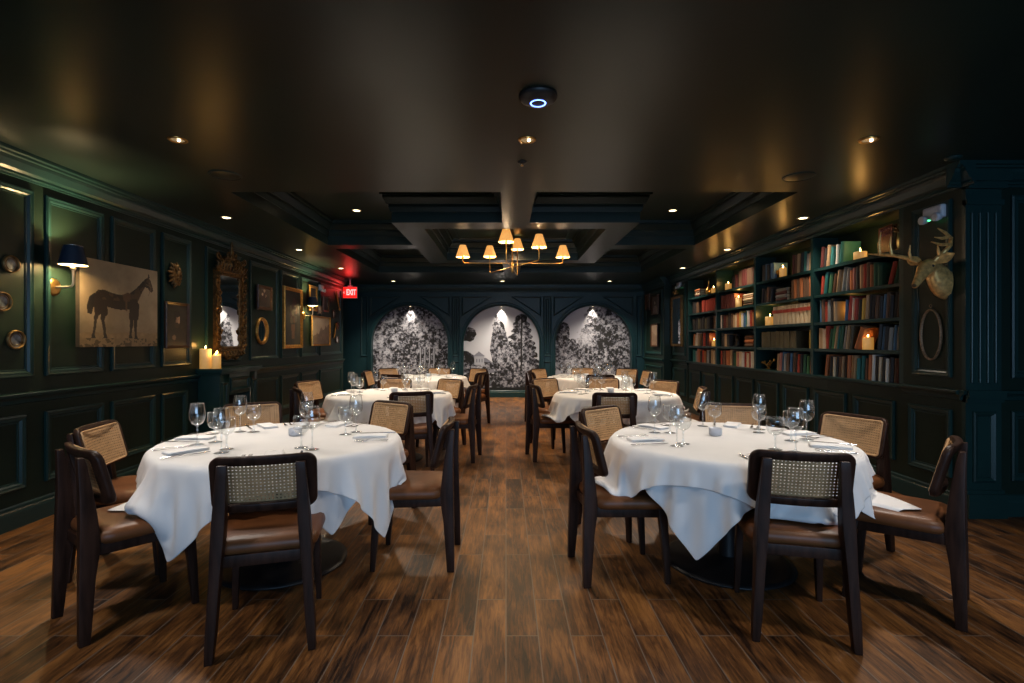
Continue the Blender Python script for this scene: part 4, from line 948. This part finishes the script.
for (ang, L0, L1, zb, s0, s1) in ((2, .70, .72, 2.44, 2.52, 2.525), (119, .70, .70, 2.385, 2.63, 2.55), (83, .72, .72, 2.36, 2.76, 2.60)):
    ca, sa = math.cos(D(ang)), math.sin(D(ang)); z = zb - zz
    for sg, L, sb in ((1, L1 if ang == 2 else L0, s1 if ang == 2 else s0), (-1, L0 if ang == 2 else L1, s0 if ang == 2 else s1)):
        x, y = sg * ca * L, sg * sa * L; r = .035
        pts = [(0, 0, z), (x - sg * ca * r, y - sg * sa * r, z)] + [(x - sg * ca * r * (1 - math.sin(q)), y - sg * sa * r * (1 - math.sin(q)), z + r * (1 - math.cos(q))) for q in (.4, .8, 1.2, PI / 2)] + [(x, y, sb - zz - .01)]
        mb = MB(); mb.tube(pts, .0065, 8); mb.lathe([(0, 0), (.014, 0), (.016, .012), (.010, .03), (.010, .045), (0, .045)], 12, (x, y, sb - zz - .015)); obj('arm', mb, M['brass'], t)
        lampshade(t, x, y, sb - zz)
# ------------------------------------------------------------------ wall lamps
def sconce(y, z, label):
    t = thing('wall_sconce', label, 'wall lamp', (XL, y, z))
    mb = MB(); mb.lathe([(0, .022), (.02, .022), (.05, .014), (.066, .005), (.067, .001), (0, .001)], 28, axis='x'); obj('back_plate', mb, M['brass'], t)
    mb = MB(); q = [(.02, 0, 0), (.12, 0, 0)] + [(.12 + .035 * math.sin(a), 0, .035 * (1 - math.cos(a))) for a in (.4, .8, 1.2, PI / 2)] + [(.155, 0, .17)]; mb.tube(q, .0085, 10)
    mb.lathe([(0, 0), (.012, 0), (.02, .012), (.02, .018), (.010, .02), (.010, .05), (0, .05)], 14, (.155, 0, .13)); obj('arm', mb, M['nickel'], t)
    mb = MB(); mb.lathe([(.094, .170), (.060, .318)], 36, (.155, 0, 0)); s = obj('lamp_shade', mb, M['shade_navy'], t)
    mb = MB(); mb.lathe([(.0925, .171), (.0585, .317)], 36, (.155, 0, 0)); obj('lining', mb, M['shade_in'], s)
    mb = MB(); mb.lathe([(.094, .167), (.097, .170), (.094, .173), (.091, .170)], 36, (.155, 0, 0), closed=True); obj('rim', mb, M['silver'], s); mb = MB(); mb.lathe([(.060, .315), (.063, .318), (.060, .321), (.057, .318)], 36, (.155, 0, 0), closed=True); obj('rim', mb, M['silver'], s)
    mb = MB(); mb.sphere((.155, 0, .235), .024, 14, 10, (1, 1, 1.3)); obj('bulb', mb, M['bulb'], t)
    light('sconce_light', 'POINT', (XL + .155, y, z + .25), P_SCONCE, (1.0, .74, .36), .03, parent=t)
    light('sconce_light', 'POINT', (XL + .155, y, z + .19), P_SCONCE * .16, (1.0, .74, .36), .02, parent=t)
sconce(3.957, 1.751, 'brass wall lamp with a navy shade beside the horse painting')
sconce(8.86, 1.78, 'brass wall lamp with a dark shade between flower and landscape paintings')
# ------------------------------------------------------------------ exit sign and emergency lights
t = thing('exit_sign', 'lit red EXIT sign hung from the ceiling at the side passage', 'exit sign', (-3.36, 11.05, 2.385))
mb = MB(); mb.box(-.155, .155, -.025, .025, -.125, .125); obj('housing', mb, M['white'], t, .006)
mb = MB(); mb.box(-.147, .147, -.029, -.026, -.115, .115); obj('red_face', mb, M['redglow'], t)
mb = MB(); mb.box(-.05, .05, -.02, .02, .125, .15); mb.box(-.012, .012, -.012, .012, .15, .285); obj('mount', mb, M['white'], t)
def text_mesh(body, size, m):
    cu = bpy.data.curves.new('lettering', 'FONT'); cu.body = body; cu.size = size; cu.extrude = .001; cu.align_x = 'CENTER'; cu.align_y = 'CENTER'; cu.offset = .004 * size / .1
    o = bpy.data.objects.new('tmp', cu); C.objects.link(o); dg = bpy.context.evaluated_depsgraph_get(); dg.update()
    me = bpy.data.meshes.new_from_object(o.evaluated_get(dg)); bpy.data.objects.remove(o); me.materials.clear(); me.materials.append(m); return me
e = obj('lettering', text_mesh('EXIT', .165, M['exitletter']), None, t); e.location = (.026, -.0305, -.0); e.rotation_euler = (PI / 2, 0, 0); e.scale = (.62, 1, 1)
mb = MB(); mb.prism([(-.142, 0), (-.118, .026), (-.118, .010), (-.130, 0), (-.118, -.010), (-.118, -.026)], 'y', -.032, -.0295); obj('arrow', mb, M['exitletter'], t)
light('exit_glow', 'POINT', (-3.36, 10.93, 2.43), P_EXIT * .6, (1.0, .012, .006), .08, parent=t)
def emergency(x, y, z, rz, label, sc=1.0):
    t = thing('emergency_light', label, 'emergency light', (x, y, z), rz); t.scale = (sc,) * 3
    mb = MB(); mb.box(-.095, .095, 0, .055, -.035, .07); obj('housing', mb, M['white'], t, .018, 3)
    for s in (-1, 1):
        mb = MB(); mb.lathe([(0, 0), (.02, 0), (.034, .03), (.034, .05), (.028, .052), (0, .048)], 16, (s * .065, .035, -.03), axis='y'); obj('lamp_head', mb, M['white'], t)
    mb = MB(); mb.box(-.045, -.025, .035, .057, -.039, -.034).box(.03, .05, .035, .057, -.039, -.034); obj('indicator', mb, M['greenled'], t)
emergency(XR, 4.11, 2.345, PI / 2, 'white emergency light with green indicators above the deer head')
emergency(XL, 9.62, 2.32, -PI / 2, 'white emergency light high on the mirror wall')
emergency(XR, 9.90 + .3, 2.50 - .06, PI / 2, 'white emergency light above the narrow pier mirror', .9)
# ------------------------------------------------------------------ candles
def candle(x, y, z, r, h, label, power=1.0, lit=True):
    t = thing('pillar_candle', label, 'candle', (x, y, z + .0005))
    mb = MB(); mb.lathe([(0, 0), (r, 0), (r, h - .004), (r - .003, h), (r - .006, h - .001), (r * .55, h - .006), (0, h - .007)], 24); obj('wax', mb, M['wax'], t)
    mb = MB(); mb.tube([(0, 0, h - .008), (.001, 0, h + .006)], .0012, 5); obj('wick', mb, M['black'], t)
    mb = MB(); mb.lathe([(0, 0), (.005, .006), (.0065, .014), (.004, .026), (0, .038)], 10, (0, 0, h + .003)); obj('flame', mb, M['flame'], t)
    if power: light('candle_light', 'POINT', (x, y, z + h + .045), P_CANDLE * power, CANDLE, .02, parent=t)
candle(-3.43, 5.845, 1.02, .060, .225, 'tallest of three lit pillar candles on the mantel', 1.2)
candle(-3.345, 5.93, 1.02, .040, .165, 'middle lit pillar candle of three on the mantel', .8)
candle(-3.31, 5.84, 1.02, .044, .15, 'shortest of three lit pillar candles on the mantel', .8)
for y, si, r, h, l, p in [(8.80, 0, .045, .10, 'lit candle beside the brass vase on the top shelf', 1), (8.22, 0, .05, .11, 'lit candle alone on the top shelf, before red volumes', 1.2), (7.86, 1, .045, .15, 'lit candle between red volumes and stacked books, second shelf', 1),
                          (8.78, 3, .040, .10, 'lit candle at the end of the fourth shelf, far bay', 1), (6.60, 0, .042, .13, 'lit candle among gilt ornament on the top shelf', 1), (6.92, 2, .060, .12, 'broad lit candle beside the cream and red set', 1.3),
                          (5.16, 0, .058, .085, 'low lit candle before the red display book, top shelf', 1.3), (5.05, 3, .048, .12, 'lit candle beside the leaning orange book, fourth shelf', 1.3)]:
    candle(3.57, y, SHZ[si], r, h, l, p)
candle(3.68, 5.42, SHZ[2], .035, .08, 'small lit candle half hidden behind books on the middle shelf', 1.0)
candle(3.70, 4.98, SHZ[0], .035, .10, 'lit candle behind the red display book', .6)
# ------------------------------------------------------------------ books
COL = {'r': ('red', (.36, .045, .025)), 'd': ('dark red', (.085, .015, .011)), 'o': ('rust', (.40, .13, .045)), 't': ('tan', (.40, .25, .13)), 'c': ('cream', (.58, .46, .30)), 'w': ('white', (.62, .57, .50)), 'y': ('yellow', (.55, .36, .07)),
       'g': ('green', (.06, .18, .08)), 'n': ('dark green', (.025, .085, .045)), 'e': ('teal', (.02, .14, .13)), 'b': ('blue', (.05, .13, .25)), 'k': ('black', (.022, .020, .020)), 'm': ('brown', (.12, .062, .034)), 'p': ('pink', (.42, .17, .13)), 's': ('grey', (.24, .24, .23)), 'l': ('olive', (.075, .062, .032))}
BM = {k: mat('cloth_binding_' + v[0].replace(' ', '_'), v[1], .55, noise=.18, scale=40) for k, v in COL.items()}
BM['rust_dark'] = mat('cloth_binding_russet', (.22, .06, .03), .55, noise=.2, scale=40)
def book_mesh():
    mb = MB(); n = 6
    sp = [(.10 - .10 * math.cos(PI * (i / n - .5)), -.5 + i / n) for i in range(n + 1)]                     # rounded spine
    inn = [(.14, .5 - .10), (.14, -.5 + .10)]
    outer = [(1, -.5)] + sp + [(1, .5)]
    inner = [(1, .40), (.14, .40), (.14, -.40), (1, -.40)]
    poly = outer + inner
    mb.prism(poly, 'z', 0, 1); mb.m = 1; mb.box(.14, .97, -.40, .40, .02, .975); return mb
BOOK = book_mesh().mesh('book', [M['pages'], M['pages']])
ORD = 'first second third fourth fifth sixth seventh eighth ninth tenth eleventh twelfth thirteenth fourteenth fifteenth sixteenth seventeenth eighteenth nineteenth twentieth'.split()
def ordn(i): return ORD[i] if i < 20 else 'twenty-' + ORD[i - 20]
rb = random.Random(21); nbooks = [0]
SHORT = ['end-wall bay', 'second bay', 'third bay', 'deer-head bay']
count = {}
def one_book(x, y, z, d, th, h, k, bi, si, lean=0.0, flat=False, rz=0.0, label=None):
    o = bpy.data.objects.new('book', BOOK); C.objects.link(o)
    o.material_slots[0].link = 'OBJECT'; o.material_slots[0].material = BM[k]
    o.scale = (d, th, h)
    if flat: o.rotation_euler = (PI / 2, 0, rz); o.location = (x, y, z)
    else: o.rotation_euler = (lean, 0, rz); o.location = (x, y, z + abs(math.sin(lean)) * th / 2 + .0005)
    key = (bi, si, k, flat); i = count.get(key, 0); count[key] = i + 1
    cn = COL[k][0]
    lab = label or (f'{ordn(i)} {cn} book of the flat stack, {SHNAME[si]}, {SHORT[bi]}' if flat else f'{ordn(i)} {cn} book from the end-wall side, {SHNAME[si]}, {SHORT[bi]}')
    tag(o, lab, 'book', f'books on the {SHNAME[si]} of the {SHORT[bi]}'); nbooks[0] += 1; return o
def run(bi, si, f0, f1, s, hm=.225, lean=0.0, var=.025, depth=.17, label=False):
    ya, yb = BAYS[bi]; ya -= .03; yb += .03; Y = lambda f: ya + (yb - ya) * f
    a, b = Y(f0), Y(f1); n = len(s); ws = [rb.uniform(.75, 1.25) if not label else 1 for _ in s]; tot = sum(ws); W_ = a - b; y = a; z = SHZ[si]
    for ch, w in zip(s, ws):
        th = W_ * w / tot
        if ch != ' ':
            h = min(.262, hm + rb.uniform(-var, var)); L = D(lean) * rb.uniform(.7, 1.2) if lean else 0
            if lean: th2 = max(.012, min(.038, th * .8)); 
            else: th2 = max(.012, th - .0015)
            o = one_book(3.495 + rb.uniform(0, .014 if not label else .002), y - th / 2, z, depth + rb.uniform(0, .03), th2, h, ch, bi, si, L)
            if label: 
                mb = MB(); mb.box(-.012, .01, -.47, .47, .62, .80); l = obj('spine_label', mb, BM['r'], o)
        y -= th
def stack(bi, si, f, cols, d=.16, w=.23, th=.036):
    ya, yb = BAYS[bi]; y = ya + (yb - ya) * f; z = SHZ[si] + .0005
    for c in cols:
        t_ = th * rb.uniform(.8, 1.2); one_book(3.50 + rb.uniform(0, .01), y + w / 2 + rb.uniform(-.01, .01), z + t_ / 2, d, t_, w, c, bi, si, flat=True, rz=0); z += t_ + .0004
# far bay
stack(0, 0, .28, 'dcmo'); run(0, 1, .42, .95, 'rrrrrrr', .215, 0, .006); run(0, 1, .06, .30, 'kkm', .20); run(0, 2, .08, .72, 'kklkklk', .21); run(0, 2, .84, .95, 'mt', .20, 8)
run(0, 3, .08, .34, 'ocwt', .225, 6); run(0, 3, .42, .70, 'krkd', .22); run(0, 4, .06, .97, 'eespokromsktcs', .225)
# second bay
run(1, 0, .36, .52, 'kkd', .20); run(1, 0, .53, .97, 'mddmmd', .245, 0, .005); run(1, 1, .05, .42, 'ddddd', .22, 0, .006); stack(1, 1, .78, 'mlctc', .17, .30); run(1, 2, .03, .98, 'wkdmkkmtcoywbewroc', .222)
run(1, 3, .05, .28, 'kktk', .215); stack(1, 3, .80, 'mom', .18, .26, .05); run(1, 4, .03, .98, 'rdmdootkntpcwrcrww', .222)
# third bay
run(2, 0, .06, .30, 'kbkb', .215); run(2, 0, .64, .97, 'dmtkest', .222, 4); run(2, 1, .05, .27, 'kkmk', .19, 6); stack(2, 1, .45, 'dsds', .16, .24, .042); run(2, 1, .62, .98, 'momommo', .235, 0, .004)
run(2, 2, .30, .98, 'cccccccccc', .235, 0, .002, label=True); run(2, 3, .05, .70, 'lllllll', .21, 0, .005); run(2, 3, .93, .98, 'y', .235); run(2, 4, .36, .98, 'tpbsmbmkrkngo', .225, 4)
# bay by the deer head
run(3, 0, .04, .34, 'dktewe', .225, 7); run(3, 1, .03, .42, 'regmtss', .225, 9); run(3, 1, .43, .80, 'opktrmonn', .225); run(3, 1, .84, .96, 'rn', .22, 16)
run(3, 2, .03, .27, 'bmrskt', .23); run(3, 2, .38, .97, 'brwrkytkkmkbmkkm', .225, 5); run(3, 3, .02, .16, 'tcr', .235); run(3, 3, .16, .46, 'ngtenstl', .225, 9); run(3, 3, .75, .97, 'kbksbs', .222, 6)
run(3, 4, .10, .22, 'ok', .22, 7); run(3, 4, .22, .98, 'ckmtkotteemowkckwkmd', .225, 3)
# the leaning orange book and the red display book, covers to the room
o = one_book(3.497, 5.135, SHZ[3], .17, .05, .235, 'o', 3, 3, D(24), label='thick orange book leaning beside the candle on the fourth shelf')
t = thing('display_book', 'large red book stood cover-outwards on the top shelf near the deer antlers', 'book', (3.60, 4.83, SHZ[0] + .0005), D(-8))
mb = MB(); mb.box(-.02, -.015, -.105, .105, 0, .27).box(.016, .021, -.105, .105, 0, .27).box(-.02, .021, .105, .110, 0, .27); obj('cover', mb, BM['rust_dark'], t)
mb = MB(); mb.box(-.0145, .0155, -.10, .104, .005, .265); obj('pages', mb, M['pages'], t)
mb = MB(); r = random.Random(2)
for row in range(2):
    for k in range(4): y = .085 - k * .047; mb.tube([(-.0215, y, .235 - row * .045), (-.0215, y - .012, .255 - row * .045), (-.0215, y - .026, .238 - row * .045), (-.0215, y - .012, .225 - row * .045)], .006, 5)
obj('cover_ornament', mb, BM['p'], t)
# ------------------------------------------------------------------ shelf ornaments
def ornament(name, label, loc, build, m, cat='ornament'):
    t = thing(name, label, cat, loc); build(t); return t
t = thing('brass_vase', 'long-necked brass vase on the top shelf beside a candle', 'vase', (3.57, 9.02, SHZ[0] + .0005)); mb = MB(); mb.lathe([(0, 0), (.03, 0), (.035, .006), (.055, .04), (.058, .07), (.035, .11), (.013, .14), (.010, .22), (.016, .25), (.014, .25), (.008, .22), (0, .22)], 20); obj('body', mb, M['brass'], t); mb = MB(); mb.tube([(.0, .05, .05), (0, .085, .10), (0, .06, .15), (0, .012, .17)], .006, 7); obj('handle', mb, M['brass'], t)
t = thing('gilt_bird', 'small gilt bird ornament by the candle on the top shelf', 'ornament', (3.57, 6.72, SHZ[0] + .0005)); mb = MB(); mb.lathe([(0, 0), (.04, 0), (.04, .01), (.012, .02), (.010, .06), (0, .06)], 16); obj('base', mb, M['brass'], t); mb = MB(); mb.sphere((0, 0, .09), .04, 14, 8, (.7, 1.4, .8)); mb.tube([(0, .03, .10), (0, .055, .14), (0, .065, .155), (0, .095, .15)], [.018, .014, .016, .003], 8); mb.tube([(0, -.04, .09), (0, -.09, .11), (0, -.15, .105)], [.022, .014, .004], 8, squash=.4); obj('body', mb, M['gold'], t)
t = thing('dark_figurine', 'small black seated figurine on the fourth shelf before stacked books', 'ornament', (3.57, 7.92, SHZ[3] + .0005)); mb = MB(); mb.box(-.035, .035, -.06, .06, 0, .02); obj('base', mb, M['black'], t, .004); mb = MB(); mb.tube([(0, -.04, .02), (0, -.045, .07), (0, -.02, .13), (0, 0, .16)], [.035, .04, .032, .02], 10); mb.sphere((0, .005, .185), .026, 12, 8); mb.tube([(0, -.02, .13), (0, .03, .10), (0, .045, .03)], [.012, .010, .012], 7); mb.tube([(0, -.03, .05), (0, .04, .06), (0, .05, .02)], [.02, .016, .012], 7); obj('body', mb, M['bronze_dark'], t)
t = thing('gilt_branch', 'gilt branch ornament at the end of the lowest shelf, middle bay', 'ornament', (3.56, 6.94, SHZ[4] + .0005)); mb = MB(); mb.lathe([(0, 0), (.035, 0), (.03, .012), (.008, .02), (0, .02)], 14); obj('base', mb, M['brass'], t); mb = MB(); r = random.Random(8)
for k in range(7): a = 2 * PI * k / 7; mb.tube([(0, 0, .015), (.03 * math.cos(a), .07 * math.sin(a), .05 + .008 * k), (.04 * math.cos(a + .5), .13 * math.sin(a + .3), .06 + .012 * k)], [.006, .006, .004], 6); mb.sphere((.04 * math.cos(a + .5), .13 * math.sin(a + .3), .065 + .012 * k), .015, 8, 6)
obj('branches', mb, M['gold'], t)
t = thing('gilt_coral', 'gilt coral ornament on the top shelf, above the deer antlers', 'ornament', (3.58, 4.63, SHZ[0] + .0005)); mb = MB(); mb.box(-.03, .03, -.04, .04, 0, .025); obj('base', mb, M['brass'], t, .004); mb = MB(); r = random.Random(4)
mb.tube([(0, 0, .02), (0, .005, .12), (0, 0, .18)], [.012, .011, .010], 7)
for k in range(9):
    a = -1.2 + 2.4 * k / 8; L = r.uniform(.07, .12); p0 = (0, .0, .15 + .01 * (k % 3)); p1 = (.02 * r.uniform(-1, 1), math.sin(a) * L * .6, p0[2] + math.cos(a) * L * .6); p2 = (.03 * r.uniform(-1, 1), math.sin(a * 1.2) * L, p0[2] + math.cos(a * 1.1) * L)
    mb.tube([p0, p1, p2], [.009, .008, .005], 6); mb.sphere(p2, .012, 8, 5)
obj('branches', mb, M['darkgold'], t)
# ------------------------------------------------------------------ gold deer head
t = thing('deer_head', 'gold deer head trophy with antlers on the pier beside the bookcase', 'wall trophy', (XR, 4.04, 1.80)); o = Vector(t.location)
lat = Vector((.47, -.88, 0)).normalized()
sp = [((3.462, 4.03, 1.785), .070, .130, (-1, 0, .05)), ((3.42, 4.03, 1.80), .074, .130, (-1, 0, .25)), ((3.385, 4.025, 1.84), .066, .100, (-.8, 0, .6)), ((3.35, 4.015, 1.89), .058, .078, (-.7, -.1, .6)), ((3.315, 4.0, 1.925), .058, .064, (-.8, -.25, .2)),
      ((3.275, 3.985, 1.915), .060, .060, (-.7, -.35, -.5)), ((3.23, 3.965, 1.872), .047, .050, (-.65, -.35, -.6)), ((3.19, 3.945, 1.828), .034, .039, (-.65, -.35, -.6)), ((3.155, 3.928, 1.79), .027, .030, (-.65, -.35, -.6)), ((3.13, 3.915, 1.765), .025, .027, (-.65, -.35, -.6)), ((3.115, 3.907, 1.75), .016, .018, (-.65, -.35, -.6))]
P = []
for i, (c, a, b, d) in enumerate(sp):
    d = Vector(d).normalized(); l = Vector((0, -1, 0)).lerp(lat, min(1, i / 4)).normalized(); u = l.cross(d).normalized(); u = -u if u.z < -0.01 and i < 4 else u
    l2 = d.cross(u).normalized()
    if i < 4 and u.x > 0: pass
    P.append([tuple(Vector(c) - o + l2 * a * math.cos(2 * PI * k / 18) + u * b * math.sin(2 * PI * k / 18)) for k in range(18)])
# keep the rings from twisting
for i in range(1, len(P)):
    best = min(((s, f) for s in range(18) for f in (1, -1)), key=lambda sf: sum((Vector(P[i][(sf[0] + sf[1] * k) % 18]) - Vector(P[i - 1][k])).length for k in range(18)))
    P[i] = [P[i][(best[0] + best[1] * k) % 18] for k in range(18)]
mb = MB(); mb.grid(P, (False, True)); mb.cap(P[0], True); mb.cap(P[-1]); hd = obj('head', mb, M['bronze'], t); sb = hd.modifiers.new('smooth', 'SUBSURF'); sb.levels = 1; sb.render_levels = 1
hb = Vector((3.30, 3.995, 1.945)) - o; fw = Vector((-.65, -.35, -.6)).normalized()
for s in (-1, 1):
    e0 = hb + lat * s * .05; e1 = e0 + lat * s * .105 + Vector((.01, .0, .050)); mb = MB()
    ax = (e1 - e0).normalized(); fl = Vector((-.6, -.8, .1)); wv = ax.cross(fl).normalized(); tv = wv.cross(ax).normalized()
    R = [[tuple(e0.lerp(e1, f) + wv * r * math.cos(2 * PI * k / 12) + tv * (r * .28 * math.sin(2 * PI * k / 12) + .012 * math.cos(2 * PI * k / 12) ** 2)) for k in range(12)] for f, r in ((0, .016), (.2, .030), (.45, .040), (.7, .033), (.9, .015), (1, .003))]
    mb.grid(R, (False, True)); mb.cap(R[0], True); obj('ear', mb, M['bronze'], t)
    eye = Vector((3.255, 3.977, 1.912)) - o + lat * s * .050; mb = MB(); mb.sphere(tuple(eye), .011, 10, 8); obj('eye', mb, M['black'], t)
mb = MB(); mb.sphere(tuple(Vector((3.112, 3.904, 1.756)) - o), .016, 10, 8, (1, 1, .8)); obj('nose', mb, M['black_gold'], t)
def V_(*p): return Vector(p) - o + Vector((.035, 0, -.015))
mb = MB(); mb.tube([V_(3.225, 4.045, 1.965), V_(3.185, 4.10, 2.01), V_(3.13, 4.17, 2.045), V_(3.08, 4.25, 2.065), V_(3.03, 4.33, 2.085)], [.017, .016, .014, .012, .004], 9)
for b, e in ((V_(3.20, 4.085, 1.99), V_(3.17, 4.06, 2.11)), (V_(3.12, 4.185, 2.05), V_(3.10, 4.17, 2.20)), (V_(3.075, 4.26, 2.068), V_(3.07, 4.24, 2.25))): mb.tube([b, b.lerp(e, .5) + Vector((-.012, 0, 0)), e], [.012, .010, .003], 8)
obj('antler', mb, M['bronze'], t)
mb = MB(); mb.tube([V_(3.27, 3.955, 1.965), V_(3.325, 3.93, 2.03), V_(3.35, 3.90, 2.08), V_(3.32, 3.86, 2.125), V_(3.25, 3.83, 2.16), V_(3.17, 3.80, 2.185)], [.018, .017, .015, .013, .011, .004], 9)
for b, e in ((V_(3.30, 3.94, 2.0), V_(3.27, 3.92, 2.09)), (V_(3.345, 3.895, 2.085), V_(3.12, 3.80, 2.085)), (V_(3.30, 3.85, 2.135), V_(3.17, 3.83, 2.125))): mb.tube([b, b.lerp(e, .5) + Vector((0, 0, -.012)), e], [.012, .011, .003], 8)
obj('antler', mb, M['bronze'], t)
